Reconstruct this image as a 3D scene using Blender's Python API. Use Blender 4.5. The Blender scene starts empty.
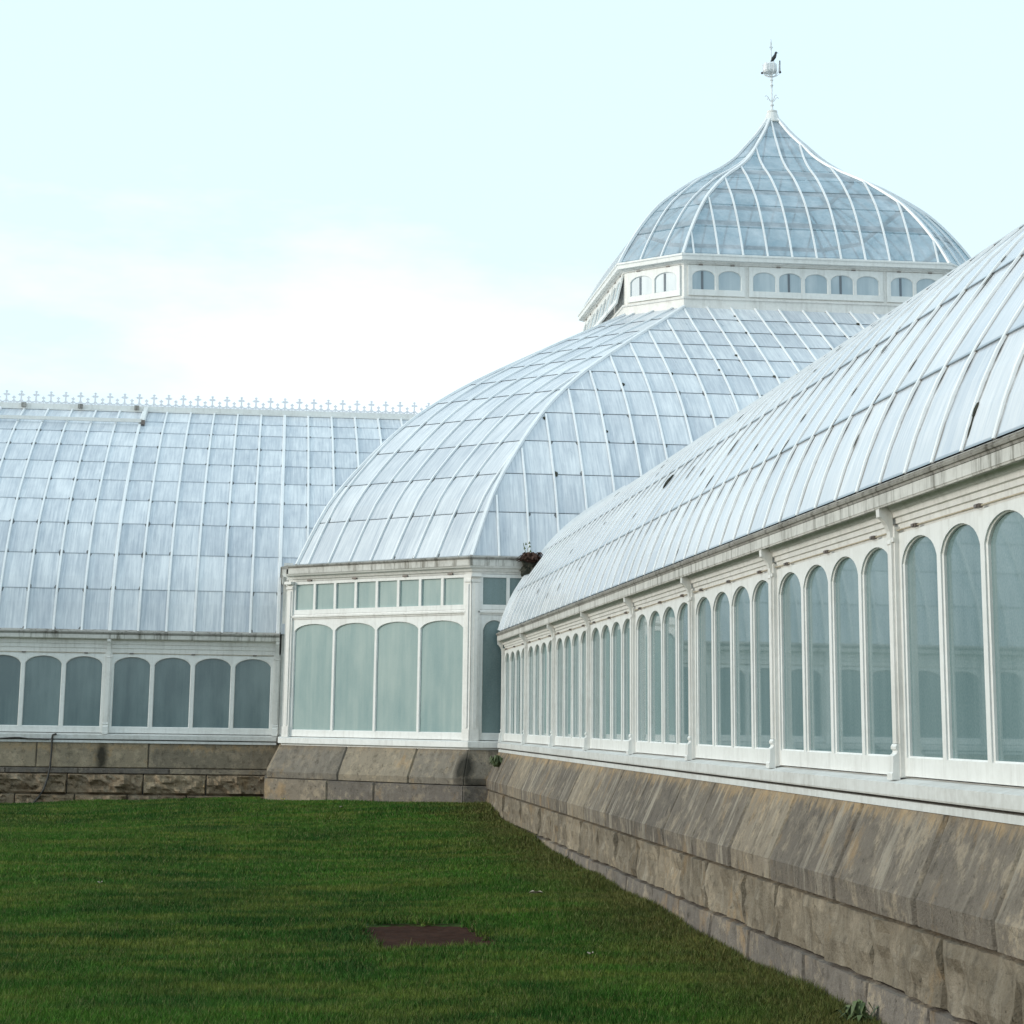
import bpy, math, random
import numpy as np
from mathutils import Vector, Matrix, noise
random.seed(7); rng = np.random.default_rng(7)
S = bpy.context.scene
COL = S.collection
R = math.radians

# ------------------------------------------------------------------ camera
F, CX, CY = 2003.18, 479.73, 315.78
yaw, pitch, roll = .0986, .2006, .0144
fw = Vector((math.sin(yaw), math.cos(yaw), 0)); rt = Vector((math.cos(yaw), -math.sin(yaw), 0)); up = Vector((0, 0, 1))
f2 = fw*math.cos(pitch)+up*math.sin(pitch); u2 = up*math.cos(pitch)-fw*math.sin(pitch)
r3 = rt*math.cos(roll)+u2*math.sin(roll); u3 = u2*math.cos(roll)-rt*math.sin(roll)
cam = bpy.data.cameras.new('camera'); co = bpy.data.objects.new('camera', cam); COL.objects.link(co)
co.matrix_world = Matrix(((r3.x, u3.x, -f2.x, 0), (r3.y, u3.y, -f2.y, 0), (r3.z, u3.z, -f2.z, 0), (0, 0, 0, 1)))
cam.sensor_fit = 'HORIZONTAL'; cam.sensor_width = 36; cam.lens = F/1024*36
cam.shift_x = (512-CX)/1024; cam.shift_y = (CY-512)/1024
cam.clip_start = .1; cam.clip_end = 3000
S.camera = co

# ------------------------------------------------------------------ materials
def nt(name):
    m = bpy.data.materials.new(name); m.use_nodes = True
    t = m.node_tree; t.nodes.clear()
    return m, t
class N:
    def __init__(s, t): s.t = t
    def n(s, typ, **k):
        o = s.t.nodes.new(typ)
        for a, b in k.items():
            if a.startswith('i_'):
                key = a[2:]; o.inputs[int(key) if key.isdigit() else key.replace('_', ' ')].default_value = b
            else: setattr(o, a, b)
        return o
    def l(s, a, b): s.t.links.new(a, b)
    def val(s, x, sock):
        if isinstance(x, (int, float)): sock.default_value = x
        elif isinstance(x, tuple): sock.default_value = x if len(x) == 4 or sock.type == 'VECTOR' else x+(1,)
        else: s.l(x, sock)
    def math(s, op, a, b=0., c=0., clamp=False):
        o = s.n('ShaderNodeMath', operation=op, use_clamp=clamp)
        s.val(a, o.inputs[0]); s.val(b, o.inputs[1]); s.val(c, o.inputs[2]); return o.outputs[0]
    def mix(s, f, a, b, mode='MIX'):
        o = s.n('ShaderNodeMix', data_type='RGBA', blend_type=mode)
        s.val(f, o.inputs[0]); s.val(a, o.inputs[6]); s.val(b, o.inputs[7]); return o.outputs[2]
    def noise(s, vec, scale, detail=4, rough=.55, dim='3D'):
        o = s.n('ShaderNodeTexNoise', noise_dimensions=dim); s.l(vec, o.inputs['Vector'])
        o.inputs['Scale'].default_value = scale; o.inputs['Detail'].default_value = detail; o.inputs['Roughness'].default_value = rough
        return o.outputs[0]
    def ramp(s, x, lo, hi, a=0., b=1.):
        o = s.n('ShaderNodeMapRange'); s.l(x, o.inputs[0])
        for i, v in zip((1, 2, 3, 4), (lo, hi, a, b)): o.inputs[i].default_value = v
        return o.outputs[0]
    def mapv(s, vec, scale=(1, 1, 1), loc=(0, 0, 0)):
        o = s.n('ShaderNodeMapping'); s.l(vec, o.inputs[0]); o.inputs['Scale'].default_value = scale; o.inputs['Location'].default_value = loc
        return o.outputs[0]
    def bump(s, h, strength, dist=.01):
        o = s.n('ShaderNodeBump'); s.l(h, o.inputs['Height']); o.inputs['Strength'].default_value = strength; o.inputs['Distance'].default_value = dist
        return o.outputs[0]
    def pos(s): return s.n('ShaderNodeNewGeometry').outputs['Position']
    def uv(s): 
        o = s.n('ShaderNodeUVMap'); o.uv_map = 'uv'; return o.outputs[0]
    def attr(s, name): return s.n('ShaderNodeAttribute', attribute_name=name).outputs['Fac']
    def out(s, col, rough=.6, normal=None, metal=0., spec=.5, coat=0., extra=None):
        p = s.n('ShaderNodeBsdfPrincipled')
        s.val(col, p.inputs['Base Color']); s.val(rough, p.inputs['Roughness']); s.val(metal, p.inputs['Metallic'])
        s.val(spec, p.inputs['Specular IOR Level']); s.val(coat, p.inputs['Coat Weight'])
        if normal is not None: s.l(normal, p.inputs['Normal'])
        o = s.n('ShaderNodeOutputMaterial'); s.l(p.outputs[0], o.inputs[0]); return p, o

def paint(name, base, dirt=.25, streak=.0, rough=.45, dirtcol=(.22, .2, .16), spec=.5):
    m, t = nt(name); k = N(t); pos = k.pos()
    n1 = k.noise(pos, 1.3, 5, .65); n2 = k.noise(pos, 14, 4, .6)
    d = k.math('MULTIPLY', k.ramp(k.math('ADD', k.math('MULTIPLY', n1, .6), k.math('MULTIPLY', n2, .4)), .44, .72), dirt)
    sv = k.noise(k.mapv(pos, (9, 9, .7)), 1, 5, .7)
    d2 = k.math('MULTIPLY', k.ramp(sv, .5, .66), streak)
    d = k.math('ADD', d, d2, clamp=True)
    c = k.mix(d, base, dirtcol)
    k.out(c, rough, k.bump(n2, .15, .01), spec=spec); return m

M = {}
M['paint'] = paint('white_paint', (.78, .77, .735), .26, .18)
M['paint_cool'] = paint('white_sash_paint', (.79, .795, .77), .20, .14)
M['cornice'] = paint('weathered_cornice_paint', (.62, .61, .57), .45, .75, .6, (.16, .15, .12))
M['gutter'] = paint('grimy_gutter_paint', (.36, .35, .32), .7, .75, .7, (.10, .09, .075))
M['rib'] = paint('rib_paint', (.82, .84, .85), .2, .0, .4)
M['flashing'] = paint('flashing_metal', (.72, .75, .76), .35, .2, .4)
M['rodpaint'] = paint('stained_paint', (.50, .44, .33), .5, .3, .6, (.2, .13, .07))
M['cresting'] = paint('pale_cast_iron', (.78, .79, .83), .05, 0, .5)
M['slate'] = paint('slate_upright', (.14, .17, .20), .3, 0, .6)
M['dark'] = paint('dark_iron', (.05, .048, .045), .3, 0, .6)
M['sillpaint'] = paint('weathered_sill_paint', (.64, .65, .63), .45, .12, .6, (.25, .23, .19))
M['hinge'] = paint('hinge_metal', (.16, .14, .13), .5, 0, .5, (.2, .1, .05))
M['rust'] = paint('rusty_plate', (.050, .025, .017), .9, .0, .95, (.022, .011, .008), .03)
M['bird'] = paint('black_feathers', (.02, .02, .022), .0, 0, .5)
M['cable'] = paint('black_rubber', (.025, .024, .022), .2, 0, .6)
M['moss'] = paint('dark_moss', (.025, .028, .018), .3, 0, .95)
M['dry'] = paint('dry_brown_plant', (.07, .028, .016), .4, 0, .9, (.03, .02, .015))
M['leafgreen'] = paint('weed_leaf', (.07, .11, .03), .3, 0, .7)
M['yellow'] = paint('yellow_petals', (.75, .6, .08), .1, 0, .7)
M['fallen'] = paint('fallen_leaf', (.42, .36, .28), .3, 0, .8)
M['mortar'] = paint('mortar', (.05, .043, .034), .4, 0, .9)
M['inner'] = paint('inner_grey_paint', (.30, .32, .33), .3, 0, .6)

def roofglass(name, c1, c2, rough=.28, streak=.5, lap=.8, moss=.8, spec=.5, coat=.0, mossthr=.8, linew=.05, wav=.25, rib_shadow=False):
    m, t = nt(name); k = N(t); uv = k.uv()
    sep = k.n('ShaderNodeSeparateXYZ'); k.l(uv, sep.inputs[0]); u, v = sep.outputs[0], sep.outputs[1]
    fu, fv = k.math('FLOOR', u), k.math('FLOOR', v)
    cm = k.n('ShaderNodeCombineXYZ'); k.l(fu, cm.inputs[0]); k.l(fv, cm.inputs[1])
    wn = k.n('ShaderNodeTexWhiteNoise', noise_dimensions='2D'); k.l(cm.outputs[0], wn.inputs['Vector'])
    rnd = wn.outputs['Value']
    wn2 = k.n('ShaderNodeTexWhiteNoise', noise_dimensions='3D'); k.l(k.mapv(cm.outputs[0], (1, 1, 1), (3.3, 7.1, 2)), wn2.inputs['Vector'])
    off = k.n('ShaderNodeCombineXYZ'); k.l(k.math('MULTIPLY', u, 13), off.inputs[0]); k.l(k.math('MULTIPLY', v, .9), off.inputs[1]); k.l(k.math('MULTIPLY', rnd, 40), off.inputs[2])
    st = k.noise(off.outputs[0], 1.0, 5, .65)
    off2 = k.n('ShaderNodeCombineXYZ'); k.l(k.math('MULTIPLY', u, 2.2), off2.inputs[0]); k.l(k.math('MULTIPLY', v, 1.3), off2.inputs[1]); k.l(k.math('MULTIPLY', rnd, 17), off2.inputs[2])
    bl = k.noise(off2.outputs[0], 1.0, 4, .6)
    f = k.math('ADD', k.math('MULTIPLY', k.math('SUBTRACT', rnd, .5), .45), k.math('ADD', k.math('MULTIPLY', k.ramp(st, .3, .7), streak), k.math('MULTIPLY', k.ramp(bl, .3, .7), .5)))
    f = k.math('SUBTRACT', f, (streak+.5)/2-.5, clamp=True)
    c = k.mix(f, c1, c2)
    big_ = k.noise(k.mapv(uv, (.35, .3, 1)), 1, 3, .6); c = k.mix(k.ramp(big_, .35, .65, 0, .22), c, c1)
    fine = k.n('ShaderNodeCombineXYZ'); k.l(k.math('MULTIPLY', u, 34), fine.inputs[0]); k.l(k.math('MULTIPLY', v, 1.6), fine.inputs[1]); fn = k.noise(fine.outputs[0], 1.0, 3, .7)
    c = k.mix(k.ramp(fn, .56, .70, 0, .45), c, (.30, .37, .41))
    # lap line and dirt gathered over it
    frv = k.math('FRACT', v); fru = k.math('FRACT', u)
    line = k.math('MULTIPLY', k.ramp(frv, linew*.45, linew, 1, 0), lap)
    grime = k.math('MULTIPLY', k.math('MULTIPLY', k.ramp(frv, .0, .28, 1, 0), k.ramp(st, .4, .75)), .45*lap)
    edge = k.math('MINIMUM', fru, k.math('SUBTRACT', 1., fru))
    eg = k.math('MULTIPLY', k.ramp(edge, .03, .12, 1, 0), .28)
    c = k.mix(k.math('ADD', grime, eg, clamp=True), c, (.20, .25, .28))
    c = k.mix(line, c, (.13, .17, .20))
    if rib_shadow:  # shadow along one side of each rib, painted as a patchy dark strip
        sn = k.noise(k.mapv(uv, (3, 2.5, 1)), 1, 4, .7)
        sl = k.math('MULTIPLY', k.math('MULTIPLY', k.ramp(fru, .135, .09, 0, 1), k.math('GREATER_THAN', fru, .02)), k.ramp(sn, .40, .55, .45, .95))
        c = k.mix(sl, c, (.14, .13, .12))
    du = k.math('MULTIPLY', edge, 1.0); dv = k.math('MINIMUM', frv, k.math('SUBTRACT', 1., frv))
    dd = k.math('SQRT', k.math('ADD', k.math('MULTIPLY', du, du), k.math('MULTIPLY', dv, dv)))
    nn = k.noise(k.mapv(uv, (9, 9, 1)), 1, 3)
    sp = k.math('MULTIPLY', k.math('LESS_THAN', k.math('ADD', dd, k.math('MULTIPLY', nn, .12)), .165), k.math('GREATER_THAN', wn2.outputs['Value'], mossthr))
    c = k.mix(k.math('MULTIPLY', sp, moss), c, (.03, .03, .025))
    rg = k.math('ADD', rough, k.math('MULTIPLY', k.math('SUBTRACT', bl, .5), .3), clamp=True)
    h = k.math('ADD', k.math('MULTIPLY', bl, .7), k.math('MULTIPLY', rnd, .3))
    k.out(c, rg, k.bump(h, wav, .03), spec=spec, coat=coat)
    return m
M['glass_left'] = roofglass('whitewashed_roof_glass', (.43, .475, .53), (.76, .79, .815), .35, .9, lap=.24, linew=.03, mossthr=.55)
M['glass_pav'] = roofglass('whitewashed_court_glass', (.45, .49, .54), (.77, .795, .815), .33, .9, lap=.2, linew=.03, mossthr=.72)
M['glass_right'] = roofglass('milky_roof_glass', (.44, .49, .56), (.74, .755, .77), .2, .75, lap=.8, mossthr=.955, linew=.032, spec=.5, wav=.05, rib_shadow=True)

def domeglass():
    m, t = nt('clear_dome_glass'); k = N(t); uv = k.uv(); pos = k.pos()
    n1 = k.noise(k.mapv(uv, (1.3, 1.7, 1)), 1, 5, .65); n2 = k.noise(pos, .7, 4)
    c = k.mix(k.ramp(n1, .3, .7), (.44, .51, .57), (.70, .75, .80))
    sp_ = k.n('ShaderNodeSeparateXYZ'); k.l(uv, sp_.inputs[0]); fv_ = k.math('FRACT', sp_.outputs[1])
    cb_ = k.n('ShaderNodeCombineXYZ'); k.l(k.math('FLOOR', sp_.outputs[0]), cb_.inputs[0]); k.l(k.math('FLOOR', sp_.outputs[1]), cb_.inputs[1])
    wn_ = k.n('ShaderNodeTexWhiteNoise', noise_dimensions='2D'); k.l(cb_.outputs[0], wn_.inputs['Vector'])
    c = k.mix(k.math('MULTIPLY', wn_.outputs['Value'], .35), c, (.28, .33, .37))
    c = k.mix(k.ramp(fv_, .03, .07, .75, 0), c, (.10, .13, .15))
    p, o = k.out(c, .16, k.bump(n2, .2, .04), spec=.7)
    tr = k.n('ShaderNodeBsdfTransparent'); tr.inputs[0].default_value = (.62, .78, .84, 1)
    mx = k.n('ShaderNodeMixShader'); k.l(k.ramp(n1, .3, .75, .48, .72), mx.inputs[0])
    k.l(tr.outputs[0], mx.inputs[1]); k.l(p.outputs[0], mx.inputs[2]); k.l(mx.outputs[0], o.inputs[0]); return m
M['glass_dome'] = domeglass()

def frosted(name, c1, c2, rough=.1, spec=.5, mottled=False, bumpy=.04):
    m, t = nt(name); k = N(t); pos = k.pos()
    n1 = k.noise(k.mapv(pos, (1, 1, .5)), .9, 4, .6); n2 = k.noise(pos, 60, 2); n3 = k.noise(k.mapv(pos, (6, 6, .5)), 1, 4)
    c = k.mix(k.ramp(k.math('ADD', k.math('MULTIPLY', n1, .65), k.math('MULTIPLY', n3, .35)), .40, .60), c1, c2)
    c = k.mix(k.ramp(n2, .3, .7, 0, .12), c, (.5, .55, .55))
    if mottled:
        n4 = k.noise(k.mapv(pos, (1, 1, .6)), 3.1, 5, .7)
        c = k.mix(k.ramp(n4, .55, .72, 0, .7), c, (.05, .075, .07))
    k.out(c, rough, k.bump(n1, bumpy, .02), spec=spec); return m
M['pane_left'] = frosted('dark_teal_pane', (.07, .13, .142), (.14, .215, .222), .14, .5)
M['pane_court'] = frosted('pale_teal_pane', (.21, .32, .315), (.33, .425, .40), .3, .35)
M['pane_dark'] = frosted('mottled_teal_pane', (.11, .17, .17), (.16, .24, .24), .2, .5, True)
M['pane_right'] = frosted('glossy_teal_pane', (.115, .19, .195), (.165, .245, .25), .02, .8, bumpy=.0)
M['pane_lantern'] = frosted('pale_lantern_pane', (.36, .45, .50), (.56, .63, .66), .3, .4)

def stone(name, c1, c2, c3, streaks=1., topstain=1., stains=()):
    m, t = nt(name); k = N(t); pos = k.pos(); uv = k.uv(); r = k.attr('rnd')
    n1 = k.noise(pos, 1.1, 6, .65); n2 = k.noise(pos, 7, 6, .7); n3 = k.noise(pos, 45, 3, .6)
    c = k.mix(k.ramp(n1, .32, .68), c1, c2)
    c = k.mix(k.ramp(r, 0, 1, 0, .8), c, c3); c = k.mix(k.ramp(r, .75, .8, 0, .35), c, (.30, .25, .18))
    c = k.mix(k.ramp(n2, .50, .68, 0, .6), c, (.04, .033, .026)); n5 = k.noise(pos, 3.3, 6, .75); c = k.mix(k.ramp(n5, .52, .62, 0, .6), c, (.38, .32, .235)); n8 = k.noise(k.mapv(pos, (1, 1, .7), (7, 1, 3)), 2.2, 5, .7); c = k.mix(k.ramp(n8, .57, .68, 0, .5), c, (.33, .215, .10)); n9 = k.noise(pos, 11, 4, .75); c = k.mix(k.ramp(n9, .62, .70, 0, .85), c, (.02, .017, .013))
    c = k.mix(k.ramp(n3, .35, .7, 0, .3), c, (.24, .21, .16))
    c = k.mix(1., c, k.mix(r, (.72, .72, .74), (1.28, 1.24, 1.18)), 'MULTIPLY')
    if streaks:
        sv = k.noise(k.mapv(uv, (5.5, .75, 1), (0, 0, 0)), 1, 6, .72)
        sv2 = k.noise(k.mapv(uv, (9, 1.3, 1), (5, 3, 0)), 1, 5, .75)
        big = k.ramp(k.noise(pos, .8, 3, .6), .38, .6, .3, 1)
        c = k.mix(k.math('MULTIPLY', k.math('MULTIPLY', k.ramp(sv, .52, .60), big), .7*streaks), c, (.36, .32, .255))
        c = k.mix(k.math('MULTIPLY', k.math('MULTIPLY', k.ramp(sv2, .55, .64), k.ramp(k.noise(pos, 1.4, 3), .4, .6)), .45*streaks), c, (.06, .05, .04))
    if topstain:
        sep = k.n('ShaderNodeSeparateXYZ'); k.l(uv, sep.inputs[0])
        e = k.noise(k.mapv(uv, (9, .8, 1)), 1, 6, .8)
        vv = k.math('ADD', sep.outputs[1], k.math('MULTIPLY', k.ramp(e, .3, .7), .26))
        band = k.math('MULTIPLY', k.ramp(vv, .16, .22), k.ramp(vv, .28, .33, 1, 0))
        c = k.mix(k.math('MULTIPLY', k.math('MULTIPLY', band, k.ramp(k.noise(pos, 1.9, 4, .7), .38, .62, .15, 1)), .72*topstain), c, (.40, .28, .15))
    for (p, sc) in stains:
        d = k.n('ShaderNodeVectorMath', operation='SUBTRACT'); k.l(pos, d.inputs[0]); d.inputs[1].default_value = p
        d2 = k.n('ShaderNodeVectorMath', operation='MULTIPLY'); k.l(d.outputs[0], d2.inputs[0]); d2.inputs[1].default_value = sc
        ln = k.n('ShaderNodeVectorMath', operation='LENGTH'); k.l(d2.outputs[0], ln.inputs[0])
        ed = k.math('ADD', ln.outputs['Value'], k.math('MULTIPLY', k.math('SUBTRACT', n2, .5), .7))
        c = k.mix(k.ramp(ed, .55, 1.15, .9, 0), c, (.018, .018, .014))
    h = k.math('ADD', k.math('MULTIPLY', n2, .6), k.math('MULTIPLY', n3, .4))
    k.out(c, .9, k.bump(h, .8, .04), spec=.2); return m
M['slab'] = stone('dressed_sandstone', (.135, .117, .098), (.20, .172, .138), (.115, .105, .095))
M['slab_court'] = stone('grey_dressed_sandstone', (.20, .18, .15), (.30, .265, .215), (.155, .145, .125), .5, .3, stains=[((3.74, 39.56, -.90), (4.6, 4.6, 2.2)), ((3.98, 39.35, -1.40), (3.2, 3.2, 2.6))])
M['course'] = stone('weathered_sandstone', (.145, .118, .08), (.32, .27, .195), (.10, .09, .078), .55, 0)
M['plinth'] = stone('plinth_sandstone', (.15, .135, .12), (.22, .195, .165), (.12, .11, .105), .2, 0)
M['rock'] = stone('rock_faced_sandstone', (.22, .16, .10), (.34, .26, .17), (.16, .12, .08), .15, 0)
M['ashlar_left'] = stone('left_wing_ashlar', (.19, .165, .125), (.26, .225, .17), (.16, .14, .105), .25, .8, stains=[((-3.70, 45.66, -.83), (6.5, 3, 2.4))])  # brown-grey stone of the left wing's top course, with one dark stain

def grassmat(name, blade):
    m, t = nt(name); k = N(t); pos = k.pos()
    n1 = k.noise(k.mapv(pos, (1, .55, 1)), .45, 5, .6); n2 = k.noise(k.mapv(pos, (.5, 1.6, 1)), 1.2, 5, .7); n3 = k.noise(pos, 5, 3)
    g = k.mix(k.ramp(n1, .40, .60), (.012, .058, .008), (.050, .140, .014))
    g = k.mix(k.ramp(n2, .47, .60, 0, .9), g, (.15, .175, .035))
    g = k.mix(k.ramp(n3, .55, .75, 0, .5), g, (.10, .15, .035))
    sx = k.n('ShaderNodeSeparateXYZ'); k.l(pos, sx.inputs[0]); n6 = k.noise(pos, 1.7, 4, .65)
    wall_ = k.math('MULTIPLY', k.ramp(k.math('ADD', sx.outputs[0], k.math('MULTIPLY', n6, 1.6)), 3.7, 4.7), .75)
    g = k.mix(k.ramp(k.noise(pos, .9, 5, .7), .5, .68, 0, .65), g, (.008, .042, .012))
    g = k.mix(wall_, g, (.12, .09, .035))
    n7 = k.noise(pos, 13, 3, .6); g = k.mix(1., g, k.mix(k.ramp(n7, .35, .65), (.5, .55, .5), (1.5, 1.4, 1.4)), 'MULTIPLY')
    if blade:
        r = k.attr('rnd')
        g = k.mix(k.ramp(r, .0, 1, 0, .5), g, (.05, .135, .018))
        g = k.mix(k.ramp(r, .88, .9, 0, .7), g, (.20, .19, .08))
        p, o = k.out(g, .7, spec=.12)
    else:
        g = k.mix(.55, g, (.03, .035, .012))
        p, o = k.out(g, .95, k.bump(n3, .8, .05), spec=.1)
    return m
M['lawn'] = grassmat('lawn_ground', False); M['blade'] = grassmat('grass_blades', True)

# ------------------------------------------------------------------ mesh builder
class MB:
    def __init__(s): s.v = []; s.f = []; s.uv = []; s.r = []; s.cur = .5; s.sm = []
    def face(s, pts, uvs=None, r=None):
        i = len(s.v); s.v += [tuple(p) for p in pts]; s.f.append(tuple(range(i, i+len(pts))))
        s.uv += list(uvs) if uvs else [(0., 0.)]*len(pts); s.r.append(s.cur if r is None else r)
    def box(s, a, b):
        x0, y0, z0 = a; x1, y1, z1 = b
        c = [Vector((x, y, z)) for z in (z0, z1) for y in (y0, y1) for x in (x0, x1)]
        for q in ((0, 2, 3, 1), (4, 5, 7, 6), (0, 1, 5, 4), (2, 6, 7, 3), (0, 4, 6, 2), (1, 3, 7, 5)): s.face([c[i] for i in q])
    def loops(s, L, cap=True, closed=True):   # list of rings of equal length
        for a, b in zip(L, L[1:]):
            n = len(a)
            for i in range(n if closed else n-1):
                j = (i+1) % n; s.face([a[i], a[j], b[j], b[i]])
        if cap: s.face(list(reversed(L[0]))); s.face(L[-1])
    def bar(s, pts, nrm, w, h, lift=0.):        # rectangular bar lying along pts on a surface with normals nrm
        L = []
        for i, p in enumerate(pts):
            p = Vector(p); t = (Vector(pts[min(i+1, len(pts)-1)])-Vector(pts[max(i-1, 0)])).normalized()
            n = (Vector(nrm[i])-t*Vector(nrm[i]).dot(t)).normalized(); b = t.cross(n)
            q = p+n*lift
            L.append([q-b*w/2, q+b*w/2, q+b*w*.36+n*h, q-b*w*.36+n*h])
        s.loops(L)
    def tube(s, pts, r, seg=8):
        L = []
        for i, p in enumerate(pts):
            p = Vector(p); t = (Vector(pts[min(i+1, len(pts)-1)])-Vector(pts[max(i-1, 0)])).normalized()
            a = t.orthogonal().normalized() if abs(t.z) < .9 else Vector((1, 0, 0)); b = t.cross(a).normalized(); a = b.cross(t)
            rr = r[i] if isinstance(r, (list, tuple)) else r
            L.append([p+a*rr*math.cos(6.2832*k/seg)+b*rr*math.sin(6.2832*k/seg) for k in range(seg)])
        s.loops(L)
    def lathe(s, prof, c, seg=16):               # prof [(r,z)]
        L = [[Vector((c[0]+r*math.cos(6.2832*k/seg), c[1]+r*math.sin(6.2832*k/seg), c[2]+z)) for k in range(seg)] for r, z in prof]
        s.loops(L)
    def ball(s, c, r, sc=(1, 1, 1), seg=10, jit=0):
        prof = []
        L = []
        for a in range(1, 7):
            th = math.pi*a/7
            L.append([Vector((c[0]+sc[0]*r*math.sin(th)*math.cos(6.2832*k/seg), c[1]+sc[1]*r*math.sin(th)*math.sin(6.2832*k/seg), c[2]-sc[2]*r*math.cos(th)))+Vector([random.uniform(-jit, jit) for _ in range(3)]) for k in range(seg)])
        s.loops(L)
    def build(s, name, mat, parent=None, loc=None, smooth=False):
        me = bpy.data.meshes.new(name); me.from_pydata(s.v, [], s.f); me.update()
        l = me.uv_layers.new(name='uv'); l.data.foreach_set('uv', np.array(s.uv, dtype=np.float32).ravel())
        a = me.attributes.new('rnd', 'FLOAT', 'FACE'); a.data.foreach_set('value', np.array(s.r, dtype=np.float32))
        if smooth:
            import bmesh
            bm = bmesh.new(); bm.from_mesh(me); bmesh.ops.remove_doubles(bm, verts=bm.verts, dist=1e-5); bm.to_mesh(me); bm.free(); me.shade_smooth()
        me.materials.append(M[mat])
        o = bpy.data.objects.new(name, me); COL.objects.link(o)
        if parent: o.parent = parent
        if loc: o.location = loc
        return o
def tag(o, label=None, cat=None, group=None, kind=None):
    for k, v in (('label', label), ('category', cat), ('group', group), ('kind', kind)):
        if v: o[k] = v
    return o
def empty(name, loc=(0, 0, 0), rz=0):
    o = bpy.data.objects.new(name, None); COL.objects.link(o); o.location = loc; o.rotation_euler = (0, 0, rz); o.empty_display_size = .5
    return o
def copy(o, parent=None, loc=None):
    c = o.copy(); COL.objects.link(c)
    if parent: c.parent = parent
    if loc: c.location = loc
    return c

# ------------------------------------------------------------------ building blocks (local frame: x along, -y outward, z up)
def extr(mb, poly, ua, ub, ext0=0, ext1=0):
    """closed polygon poly [(o,z)] o outward; ends mitred by ext*o"""
    n = len(poly)
    A = [Vector((ua-ext0*o, -o, z)) for o, z in poly]; B = [Vector((ub+ext1*o, -o, z)) for o, z in poly]
    for i in range(n):
        j = (i+1) % n; mb.face([A[i], B[i], B[j], A[j]])
    mb.face(list(reversed(A))); mb.face(B)
def arc_top(c, half, zs, rise, n=16, p=2.2, q=.62):
    out = []
    for i in range(n+1):
        u = -math.cos(math.pi*i/n); out.append((c+half*u, zs+rise*(.36*(1-abs(u)**9)+.64*(1-u*u))))
    return out
def light_frame(mb, x0, x1, z0, z1, gx0, gx1, gz0, zs, rise, of, ob):
    """frame panel [x0,x1]x[z0,z1] with an arched opening; front at outward of, back at ob"""
    c = (gx0+gx1)/2; top = arc_top(c, (gx1-gx0)/2, zs, rise)
    P = lambda x, z, o=of: Vector((x, -o, z))
    mb.face([P(x0, z0), P(gx0, z0), P(gx0, z1), P(x0, z1)]); mb.face([P(gx1, z0), P(x1, z0), P(x1, z1), P(gx1, z1)])
    mb.face([P(gx0, z0), P(gx1, z0), P(gx1, gz0), P(gx0, gz0)])
    for a, b in zip(top, top[1:]): mb.face([P(*a), P(*b), P(b[0], z1), P(a[0], z1)])
    ring = [(gx0, gz0), (gx1, gz0)]+list(reversed(top))
    ins = [(c+(x-c)*(1-.012/((gx1-gx0)/2)), z+(.012 if i < 2 else -.008)) for i, (x, z) in enumerate(ring)]
    for i in range(len(ring)):
        j = (i+1) % len(ring)
        a, b = ring[i], ring[j]; a2, b2 = ins[i], ins[j]
        mb.face([P(*a), P(*b), P(b[0], b[1], of-.012), P(a[0], a[1], of-.012)])
        mb.face([P(a[0], a[1], of-.012), P(b[0], b[1], of-.012), P(b2[0], b2[1], of-.02), P(a2[0], a2[1], of-.02)])
        mb.face([P(a2[0], a2[1], of-.02), P(b2[0], b2[1], of-.02), P(b2[0], b2[1], ob), P(a2[0], a2[1], ob)])
    # outer rim
    rim = [(x0, z0), (x1, z0), (x1, z1), (x0, z1)]
    for i in range(4):
        a, b = rim[i], rim[(i+1) % 4]; mb.face([P(*a), P(*a, ob), P(*b, ob), P(*b)])
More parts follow.
